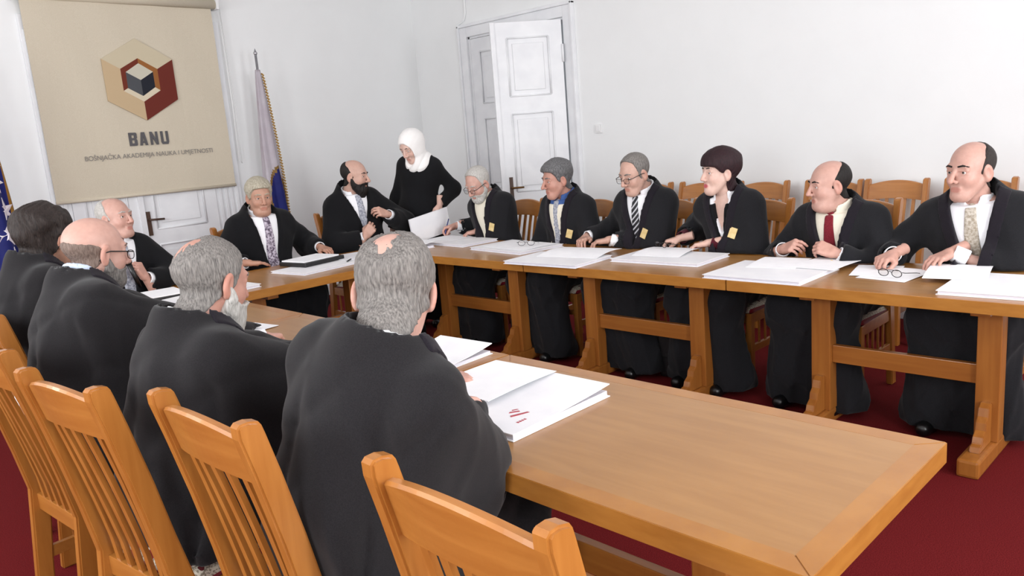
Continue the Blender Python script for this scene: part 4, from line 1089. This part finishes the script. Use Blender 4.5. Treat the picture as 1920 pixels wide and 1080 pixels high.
    if badge:
        bx_, bz_ = badge; o0 = tp((bx_, .40, bz_)); dr = -TF[:, 1]; t = 0.0
        for _ in range(60):
            dd = float(gown_d((o0+dr*t)[None].astype(F32))[0]); t += max(dd*.8, .0)
            if dd < .001: break
        p = o0+dr*t; e_ = .02
        gr = np.array([float((gown_d((p+d_)[None].astype(F32))-gown_d((p-d_)[None].astype(F32)))[0]) for d_ in np.eye(3)*e_]); gr /= np.linalg.norm(gr)
        upv = np.array([0, 0, 1.])-gr*gr[2]; upv /= np.linalg.norm(upv); rt = np.cross(upv, gr)
        Mx = Matrix(np.stack([rt, upv, gr], 1).tolist()).to_4x4(); Mx.translation = Vector(p+gr*.004)
        bo = box('badge', (-.021, -.030, -.002), (.021, .030, .003), MAT['badge'], go); bo.matrix_local = Mx @ Matrix.Rotation(R(-18), 4, 'Z')
        cbm = bmesh.new(); add_box(cbm, (-.016, -.022, .003), (.006, -.010, .0042)); add_box(cbm, (-.004, -.016, .003), (.012, .004, .0042))
        link('badge_print', bm_mesh('badge_print', cbm), MAT['badge_ink'], go).matrix_local = bo.matrix_local.copy()
    # shoes
    for sx in (-1, 1):
        fx, fy = (sx*(kneex-.01), .36) if not standing else (sx*.09, .02)
        def sh_(P):
            d = smin(s_cap(P, (fx, fy-.06, .045), (fx+sx*.012, fy+.13, .036), .042, .036), s_cap(P, (fx, fy-.05, .05), (fx, fy-.04, .12), .042, .046), .03)
            return np.maximum(np.maximum(d, .002-P[:, 2]), P[:, 2]-.12)
        v_, q_ = surfnet(sh_, (fx-.08, fy-.13, -.01), (fx+.08, fy+.2, .14), .009); link('shoe', np_mesh('shoe', [(v_, q_)]), MAT['shoe'], root)
    return root
# ------------------------------------------------------------------ the people
CUT_R = [((3.255, .5, .69), (3.965, 4.81, .752))]; CUT_L = [((1.13, .5, .69), (1.833, 4.81, .752))]; CUT_H = [((1.83, 4.135, .69), (3.26, 4.925, .752))]
UPZ = (0, 0, 1)
GR, GH, GL = 'gowned people in the row before the right wall', 'people at the head table', 'gowned people in the left row with their backs turned'
person('white-bearded man in a black gown and glasses bent over his writing', (4.13, 4.27), 178, (3.96, 4.33, 1.165), 182, 26, seat=(4.41, 4.28, 180), skin='pink', hair='recede', hairmat='h_white', beard='short', beardmat='h_white',
       glasses=True, shirt='shirtcream', badge=(-.09, 0.29), table_cuts=CUT_R, eyes_down=.5, grp=GR, v=(.16, 0.256), hk=dict(top=.10, ht=.005), seed=.3,
       hands={'R': ((4.02, 4.70, .835), (3.91, 4.77, .80), (0.1, .6, .8), 'pen'), 'L': ((3.99, 4.40, .81), (3.90, 4.53, .785), UPZ, 'relax')})
person('man with thick steel-grey hair, blue shirt and cream waistcoat under a gown', (4.13, 3.56), 176, (4.0, 3.58, 1.18), 160, 8, seat=(4.41, 3.56, 180), skin='ruddy', hair='full', hairmat='h_steel', table_cuts=CUT_R, grp=GR, nose=1.25,
       shirt='shirtdenim', suit=.30, v=(.10, 0.216), hk=dict(suitmat='shirtcream', vol=1.5), tie='tie_silver', seed=1.1, badge=(-.10, 0.27), cuff=None)
person('man in glasses with cropped grey hair, striped tie and golden badge', (4.13, 2.90), 180, (3.99, 2.925, 1.205), 170, 16, seat=(4.41, 2.93, 180), skin='fair', hair='recede', hairmat='h_grey', glasses=True, table_cuts=CUT_R, grp=GR,
       tie='tie_stripe', v=(.20, 0.293), badge=(-.075, 0.28), eyes_down=.3, seed=2.0, nose=1.1,
       hands={'R': ((3.95, 3.31, .805), (3.80, 3.26, .785), (.2, .3, 1), 'relax'), 'L': ((3.90, 3.07, .805), (3.83, 3.22, .785), UPZ, 'relax')})
person('woman with short dark plum hair and an open white collar under a gown', (4.13, 2.28), 176, (3.99, 2.335, 1.20), 150, -2, seat=(4.41, 2.30, 180), skin='pale', hair='bob', hairmat='h_plum', browmat='h_dark', table_cuts=CUT_R, grp=GR, w=.95, jaw=.92, nose=.85,
       v=(.22, 0.315), band=True, badge=(-.085, 0.31), seed=3.1, lips=srgb(196, 70, 84), hk=dict(open=.30, handscale=.92, iris=(.05, .09, .10, 1), thin=.001), cuff='maroon', build=.95, nails=True, suit=.24,
       hands={'R': ((4.01, 2.62, .815), (3.95, 2.76, .785), UPZ, 'curl'), 'L': ((3.92, 2.37, .81), (3.88, 2.52, .785), (.1, 0, 1), 'relax')})
person('bald man in a dark red tie with hands together over his papers', (4.13, 1.66), 176, (3.98, 1.705, 1.125), 138, 4, seat=(4.41, 1.70, 180), skin='pink', hair='horse', hairmat='h_black', table_cuts=CUT_R, grp=GR, w=1.05, jaw=1.12, fat=1.0, build=1.08,
       tie='tie_red', v=(.12, 0.228), badge=(-.10, 0.28), seed=4.2, shirt='shirtcream', hk=dict(top=.085, ht=.005, gaze=.2),
       hands={'R': ((3.87, 1.90, .805), (3.80, 1.77, .855), (-.6, .4, .7), 'pinch'), 'L': ((3.82, 1.60, .805), (3.79, 1.73, .855), (-.6, -.4, .7), 'pinch')})
person('man with a high forehead and pale tie talking at the far right', (4.16, 1.02), 182, (3.99, 1.065, 1.18), 158, 1, seat=(4.46, 1.06, 180), skin='pink', hair='horse', hairmat='h_dark', browmat='h_black', table_cuts=CUT_R, grp=GR, hs=1.07, nose=1.3, jaw=.98, build=1.12, w=.98,
       tie='tie_pale', v=(.10, 0.216), seed=5.0, hk=dict(top=.108, ht=.005, front=.004),
       hands={'R': ((3.82, 1.33, .815), (3.67, 1.38, .785), UPZ, 'curl'), 'L': ((3.88, 1.10, .825), (3.74, 1.18, .785), UPZ, 'relax', (-.9, -.2, -.4))})
person('old white-haired man with a raised chin holding a microphone', (1.60, 5.10), -82, (1.625, 5.00, 1.195), -62, -5, seat=(1.60, 5.43, -80), skin='pink', hair='horse', hairmat='h_white', table_cuts=CUT_L+CUT_H, grp=GH, tie='tie_silver', v=(.10, 0.216), gown='suit', band=False,
       hk=dict(top=.105, ht=.009), seed=.9, jaw=1.05,
       hands={'L': ((1.69, 4.86, .83), (1.63, 4.84, .96), (.6, -.7, .2), 'grip', (-.8, .2, -.6))})
person('heavy man with silver-blond hair and a patterned tie behind a black folder', (2.64, 5.22), -93, (2.62, 5.12, 1.215), -102, 7, seat=(2.62, 5.52, -90), skin='tan', hair='full', hairmat='h_silverblond', table_cuts=CUT_H, grp=GH, tie='tie_pattern', v=(.02, 0.178), gown='suit', fat=.9, jaw=1.08,
       build=1.1, seed=1.7, band=False, hk=dict(vol=.8),
       hands={'R': ((2.38, 4.95, .80), (2.55, 4.93, .775), UPZ, 'flat'), 'L': ((2.98, 5.00, .81), (2.99, 4.84, .78), UPZ, 'relax')})
person('man with a full black beard adjusting his tie, head turned to his left', (3.46, 5.20), -97, (3.42, 5.12, 1.285), -58, 6, seat=(3.46, 5.50, -90), skin='fair', hair='horse', hairmat='h_black', beard='full', beardmat='h_black', table_cuts=CUT_H+CUT_R, grp=GH, tie='tie_silver', v=(.26, 0.373),
       gown='suit', build=1.08, band=False, seed=2.6, nose=1.2, hk=dict(top=.075, ht=.005),
       hands={'L': ((3.54, 4.92, .985), (3.39, 4.90, 1.04), (.2, -.9, .5), 'curl', (-.9, -.2, -.5)), 'R': ((3.33, 4.94, .84), (3.41, 4.91, .93), (-.3, -.9, .2), 'curl')})
person('woman in a white headscarf and black clothes standing with a white folder', (4.0, 5.10), -150, (3.905, 5.01, 1.475), -172, 28, skin='pale', gown='suit', shirt=None, v=None, scarf=True, standing=True, browmat='h_dark', grp='people at the head table', cuff=None, band=False,
       w=.92, jaw=.9, nose=.85, build=.86, seed=3.3, eyes_down=.5, folds=.6, slv=.66, gh=.009, hk=dict(handscale=.9, arm=.86, thin=.0016),
       hands={'L': ((4.02, 4.87, 1.00), (3.98, 4.85, .86), (.3, -.9, .1), 'curl', (-.5, -.8, -.3))})
person('grey-haired man with a thinning crown bent over the foreground table', (.86, 1.47), 6, (1.015, 1.415, 1.175), 52, 30, 7, seat=(.595, 1.55, 2), skin='pink', hair='crown', hairmat='h_grey', gown='gown', table_cuts=CUT_L, grp=GL, gh=.0095, cape=.06, backdrop=.07, collar_back=True,
       build=1.06, seed=.2, hs=1.04, hk=dict(ht=.012, sw=.205, trap=.488, nape=-.14, patch=(-.015, -.088, .095), patchr=(.030, .05, .05)), foldv=.030, legs=True,
       hands={'R': ((1.25, 1.50, .825), (1.30, 1.64, .80), UPZ, 'fist', (.35, .0, -.85)), 'L': ((1.40, 1.78, .81), (1.52, 1.70, .785), UPZ, 'relax')})
person('white-bearded man with cropped grey hair in a dark gown', (.79, 2.10), 0, (.905, 2.11, 1.165), 12, 14, seat=(.48, 2.08, 8), skin='ruddy', hair='crown', hairmat='h_grey', beard='long', beardmat='h_white', gown='gown', table_cuts=CUT_L, grp=GL, gh=.0105, cape=.06, backdrop=.06,
       build=1.05, seed=1.3, hk=dict(ht=.007, nape=-.10, patch=(-.01, -.085, .100), patchr=(.042, .05, .045), collar=.104), foldv=.024,
       hands={'R': ((1.34, 1.93, .81), (1.45, 2.05, .785), UPZ, 'relax'), 'L': ((1.34, 2.30, .81), (1.46, 2.22, .785), UPZ, 'relax')})
person('bald man with glasses, grey beard and pale blue collar in a dark gown', (.76, 2.83), -2, (.875, 2.95, 1.21), 8, 8, seat=(.46, 2.75, 5), skin='pink', hair='horse', hairmat='h_buzz', beard='short', beardmat='h_grey', glasses=True, shirt='shirtblue', gown='gown', table_cuts=CUT_L, grp=GL, gh=.0115, cape=.05, backdrop=.06,
       build=1.06, seed=2.4, hk=dict(top=.045, ht=.003, bt=.04, collar=.145, nape=-.10), foldv=.026,
       hands={'R': ((1.36, 2.78, .81), (1.47, 2.86, .785), UPZ, 'relax'), 'L': ((1.34, 3.05, .81), (1.46, 2.98, .785), UPZ, 'relax')})
person('man with shaggy dark brown hair at the left edge of the row', (.78, 3.50), 0, (.885, 3.58, 1.235), 28, 6, seat=(.60, 3.45, 0), skin='tan', hair='shaggy', hairmat='h_dark', gown='gown', table_cuts=CUT_L, grp=GL, cape=.05, backdrop=.05, build=1.05, seed=3.4, foldv=.02,
       hands={'R': ((1.34, 3.40, .81), (1.46, 3.50, .785), UPZ, 'relax'), 'L': ((1.34, 3.75, .81), (1.46, 3.68, .785), UPZ, 'relax')})
# ------------------------------------------------------------------ papers and small things on the tables
def quad_slab(name, pts, z0, z1, mat, parent=None):
    bm = bmesh.new(); add_prism(bm, pts, z0, z1, lambda u, v, t: (u, v, t)); bmesh.ops.recalc_face_normals(bm, faces=bm.faces)
    return link(name, bm_mesh(name, bm), mat, parent)
def rect(cx, cy, a, b_, rz):
    c, s_ = math.cos(R(rz)), math.sin(R(rz))
    return [(cx+x*c-y*s_, cy+x*s_+y*c) for x, y in ((-a/2, -b_/2), (a/2, -b_/2), (a/2, b_/2), (-a/2, b_/2))]
def booklet(label, cx, cy, a, b_, rz, z=TT, t=.018, gap=0.0, grp='white folders on the tables'):
    """card folder: two covers with a block of pages, slightly opened on its +x edge by gap"""
    o = empty('paper_folder', (cx, cy, z+.0006), R(rz)); tag(o, label, 'folder', grp)
    quad_slab('cover', rect(0, 0, a, b_, 0), 0, .0025, MAT['card'], o)
    quad_slab('pages', rect(0, 0, a-.012, b_-.012, 0), .0025, t-.0025, MAT['page'], o)
    bm = bmesh.new(); n_ = 8; vt = []
    for i in range(n_+1):
        u = i/n_; zz = t-.0025+gap*u*u
        vt.append([bm.verts.new((-a/2+a*u, yy, zz+d)) for d in (0, .0025) for yy in (-b_/2, b_/2)])
    for p, q in zip(vt, vt[1:]):
        bm.faces.new((p[0], q[0], q[1], p[1])); bm.faces.new((p[2], p[3], q[3], q[2])); bm.faces.new((p[0], p[2], q[2], q[0])); bm.faces.new((p[1], q[1], q[3], p[3]))
    bm.faces.new((vt[0][0], vt[0][1], vt[0][3], vt[0][2])); bm.faces.new((vt[-1][0], vt[-1][2], vt[-1][3], vt[-1][1]))
    bmesh.ops.recalc_face_normals(bm, faces=bm.faces); link('front_cover', bm_mesh('front_cover', bm), MAT['card'], o)
    return o
def sheet(label, cx, cy, a, b_, rz, z, bend=.0, tilt=0.0, grp='loose white sheets on the tables'):
    """single sheet, curling up towards +x"""
    o_bm = bmesh.new(); n_ = 10; vt = []
    for i in range(n_+1):
        u = i/n_; zz = tilt*u+bend*math.sin(u*math.pi)*.6+bend*.4*u*u
        vt.append([o_bm.verts.new((-a/2+a*u, yy, zz+d)) for d in (0, .0012) for yy in (-b_/2, b_/2)])
    for p, q in zip(vt, vt[1:]):
        o_bm.faces.new((p[0], q[0], q[1], p[1])); o_bm.faces.new((p[2], p[3], q[3], q[2])); o_bm.faces.new((p[0], p[2], q[2], q[0])); o_bm.faces.new((p[1], q[1], q[3], p[3]))
    o_bm.faces.new((vt[0][0], vt[0][1], vt[0][3], vt[0][2])); o_bm.faces.new((vt[-1][0], vt[-1][2], vt[-1][3], vt[-1][1]))
    bmesh.ops.recalc_face_normals(o_bm, faces=o_bm.faces)
    o = link('paper_sheet', bm_mesh('paper_sheet', o_bm), MAT['paper']); o.location = (cx, cy, z); o.rotation_euler = (0, 0, R(rz)); tag(o, label, 'paper', grp); return o
def spectacles(label, x, y, z, rz, parent_rot=0):
    o = empty('eyeglasses', (x, y, z), R(rz)); tag(o, label, 'glasses')
    bm = bmesh.new()
    for sx in (-1, 1):
        add_tube(bm, [(sx*.032+.024*math.cos(t), 0, .019+.016*math.sin(t)) for t in [i*2*math.pi/18 for i in range(19)]], .0017, 6)
        add_tube(bm, [(sx*.057, 0, .026), (sx*.066, -.008, .024), (sx*.060, -.10, .010), (sx*.052, -.135, .002)], .0017, 6)
    add_tube(bm, [(-.009, 0, .023), (0, .003, .027), (.009, 0, .023)], .0016, 6)
    link('frame', bm_mesh('frame', bm, True), MAT['black'], o)
    for sx in (-1, 1): prism('lens', [(sx*.032+.023*math.cos(t), .019+.015*math.sin(t)) for t in [i*2*math.pi/18 for i in range(18)]], -.0006, .0006, lambda u, v, t: (u, t, v), MAT['lens'], o)
    return o
def pen(label, a, b_, mat=None):
    a, b_ = Vector(a), Vector(b_); o = empty('pen', a); tag(o, label, 'pen'); d = b_-a
    tube('barrel', [d*.08, d*1.0], .0045, mat or MAT['blueink'], o); bm = bmesh.new(); add_tube(bm, [Vector((0, 0, 0)), d*.08], [.0008, .0042], 8); link('tip', bm_mesh('tip', bm, True), MAT['metal'], o); return o
# right row
Z1 = TT+.0192
booklet('white folder at the far right table end, cut by the right edge', 3.53, .80, .42, .40, 2, grp='white folders on the right tables')
sheet('loose sheet with a curled corner right of the far right man\'s hands', 3.70, 1.02, .32, .24, 10, TT+.0197, .012)
sheet('loose sheet under the far right man\'s folded glasses', 3.66, 1.26, .30, .22, -8, TT+.001, .004)
sheet('loose sheet under the far right man\'s right hand', 3.70, 1.36, .26, .20, 12, TT+.0035, .003)
spectacles('folded thin-rimmed glasses between the hands of the far right man', 3.55, 1.25, TT+.009, 75)
booklet('large white folder in front of the bald man in the red tie', 3.475, 1.775, .42, .49, 0, grp='white folders on the right tables')
sheet('open sheet on the folder of the bald man in the red tie', 3.66, 1.82, .28, .24, 8, Z1, .008)
sheet('second open sheet under the bald man\'s left hand', 3.70, 1.60, .28, .22, -4, Z1+.002, .006)
booklet('large white folder in front of the dark-haired woman', 3.67, 2.48, .35, .56, 2, grp='white folders on the right tables')
sheet('creased sheet under the hands of the dark-haired woman', 3.76, 2.56, .26, .30, 6, Z1, .020)
spectacles('thin-rimmed glasses held under the dark-haired woman\'s hands', 3.80, 2.62, Z1+.020, 70)
booklet('white folder overhanging the table edge before the man in glasses', 3.40, 3.08, .36, .54, 3, grp='white folders on the right tables')
sheet('raised sheet on the folder before the man in glasses', 3.58, 3.06, .30, .42, 8, Z1, .022)
booklet('white folder in front of the man in the blue shirt', 3.70, 3.72, .38, .54, -6, grp='white folders on the right tables')
sheet('sheet under the glasses before the man in the blue shirt', 3.72, 3.70, .30, .42, -6, Z1, .004)
spectacles('thin-rimmed glasses lying before the man in the blue shirt', 3.68, 3.60, Z1+.006, 120)
booklet('white folder under the hands of the writing man', 3.78, 4.42, .33, .56, -3, grp='white folders on the right tables')
sheet('sheet the white-bearded man is writing on', 3.84, 4.56, .20, .28, 0, Z1, .002)
pen('blue pen in the hand of the writing man', (3.90, 4.70, .772), (4.0, 4.75, .89))
# head table
booklet('white folder in the inner corner beside the black-bearded man', 3.02, 4.60, .36, .30, -4, grp='white folders on the head table')
booklet('half-open white folder at the right end of the head table', 3.42, 4.58, .30, .34, -8, gap=.03, grp='white folders on the right tables')
booklet('white folder beneath the black leather portfolio', 2.64, 4.50, .48, .34, 8, t=.014, grp='white folders on the head table')
pf = empty('portfolio', (2.70, 4.66, TT+.0152), R(10)); tag(pf, 'black leather portfolio with a white pad before the man in a patterned tie', 'portfolio')
box('cover', (-.17, -.13, 0), (.17, .13, .028), MAT['blackleather'], pf, bevel=.006)
box('pad', (-.155, -.105, .028), (.145, .120, .036), MAT['paper'], pf)
pen('short dark pen beside the black leather portfolio', (2.80, 4.40, TT+.020), (2.88, 4.47, TT+.020), MAT['blackleather'])
# corner by the old man
booklet('white folder on the far left table behind the white-bearded man', 1.62, 4.20, .30, .30, 10, grp='white folders on the left tables')
pf2 = empty('portfolio', (1.60, 4.56, TT), R(-6)); tag(pf2, 'black folder covered by white sheets in front of the old white-haired man', 'portfolio')
box('cover', (-.16, -.13, .0006), (.16, .13, .02), MAT['blackleather'], pf2, bevel=.005)
box('pad', (-.158, -.128, .02), (.158, .128, .027), MAT['paper'], pf2)
sheet('loose sheet at an angle on the far left table', 1.60, 3.90, .22, .30, 35, TT+.001, .004)
sheet('sheet on the table right of the bald man\'s sleeve', 1.48, 3.30, .24, .32, 10, TT+.001, .004)
booklet('white folder half hidden behind the bald man\'s shoulder', 1.36, 4.10, .24, .20, 0, grp='white folders on the left tables')
booklet('white folder beside the white-bearded man\'s face', 1.98, 4.36, .22, .28, 4, grp='white folders on the head table')
wl = empty('spectacle_case', (1.98, 4.40, TT+.0192), R(20)); tag(wl, 'small black case on the folder beside the white beard', 'case')
box('lower_shell', (-.07, -.03, 0), (.07, .03, .020), MAT['black'], wl, bevel=.006); box('lid', (-.07, -.03, .021), (.07, .03, .036), MAT['black'], wl, bevel=.006)
# left row
b1 = booklet('white folder with a red emblem on the empty foreground table', 1.465, 1.482, .40, .285, 1, t=.020, gap=.018, grp='white folders on the left tables')
em = bmesh.new()
for pl in ([(-.095, -.055), (-.040, -.075), (-.035, -.067), (-.09, -.047)], [(-.040, -.075), (-.012, -.045), (-.020, -.043), (-.040, -.064)], [(-.078, -.030), (-.052, -.048), (-.048, -.040), (-.070, -.026)], [(-.060, -.025), (-.030, -.040), (-.028, -.034), (-.056, -.020)]):
    add_prism(em, pl, .0212, .0222, lambda u, v, t: (u-.02, v, t+.0))
for k in range(4): add_prism(em, [(-.135+k*.009, -.100), (-.129+k*.009, -.100), (-.129+k*.009, -.092), (-.135+k*.009, -.092)], .0206, .0214, lambda u, v, t: (u, v, t))
link('emblem_print', bm_mesh('emblem_print', em), MAT['redink'], b1)['kind'] = 'stuff'
b2 = booklet('open white folder overlapping the folder with the red emblem', 1.50, 1.70, .30, .26, 4, z=TT, t=.022, grp='white folders on the left tables')
sheet('sheet lying across the two foreground folders', 1.51, 1.66, .30, .25, 3, TT+.0405, .006)
booklet('white folder at the far edge of the foreground table', 1.66, 2.09, .27, .26, 4, t=.014, gap=.025, grp='white folders on the left tables')
sheet('sheet between the white-bearded man and the grey-haired man', 1.42, 2.42, .22, .30, 5, TT+.001, .004)
# things in hands
mc = empty('microphone', (1.60, 4.815, .87)); tag(mc, 'black handheld microphone raised by the old white-haired man', 'microphone')
tube('handle', [(.035, .01, -.08), (-.005, .0, .06)], [.011, .015], MAT['black'], mc, 12)
bm = bmesh.new(); bmesh.ops.create_uvsphere(bm, u_segments=14, v_segments=10, radius=.024); 
mh = link('grille', bm_mesh('grille', bm, True), MAT['black'], mc); mh.location = (-.012, 0, .078)
wf = empty('document_folder', (3.88, 4.845, .86)); tag(wf, 'white document folder held by the woman in the headscarf', 'folder')
mxw = Matrix.Rotation(R(-8), 4, 'Y')
box('back_cover', (-.19, .004, -.105), (.20, .007, .09), MAT['card'], wf, mtx=mxw); box('front_cover', (-.19, -.007, -.105), (.20, -.004, .09), MAT['card'], wf, mtx=mxw); box('sheets', (-.185, -.004, -.1), (.195, .004, .085), MAT['page'], wf, mtx=mxw)
# briefcase under the right tables
bc = empty('briefcase', (3.86, 2.50, 0), R(4)); tag(bc, 'black leather briefcase standing on the carpet under the right table', 'bag')
box('body', (-.07, -.16, .002), (.07, .16, .27), MAT['blackleather'], bc, bevel=.02); box('flap', (-.076, -.155, .13), (-.066, .155, .272), MAT['blackleather'], bc, bevel=.004)
tube('handle', [(0, -.06, .268), (0, -.05, .30), (0, .05, .30), (0, .06, .268)], .008, MAT['blackleather'], bc)
box('clasp', (-.082, -.02, .13), (-.074, .02, .155), MAT['metal'], bc)
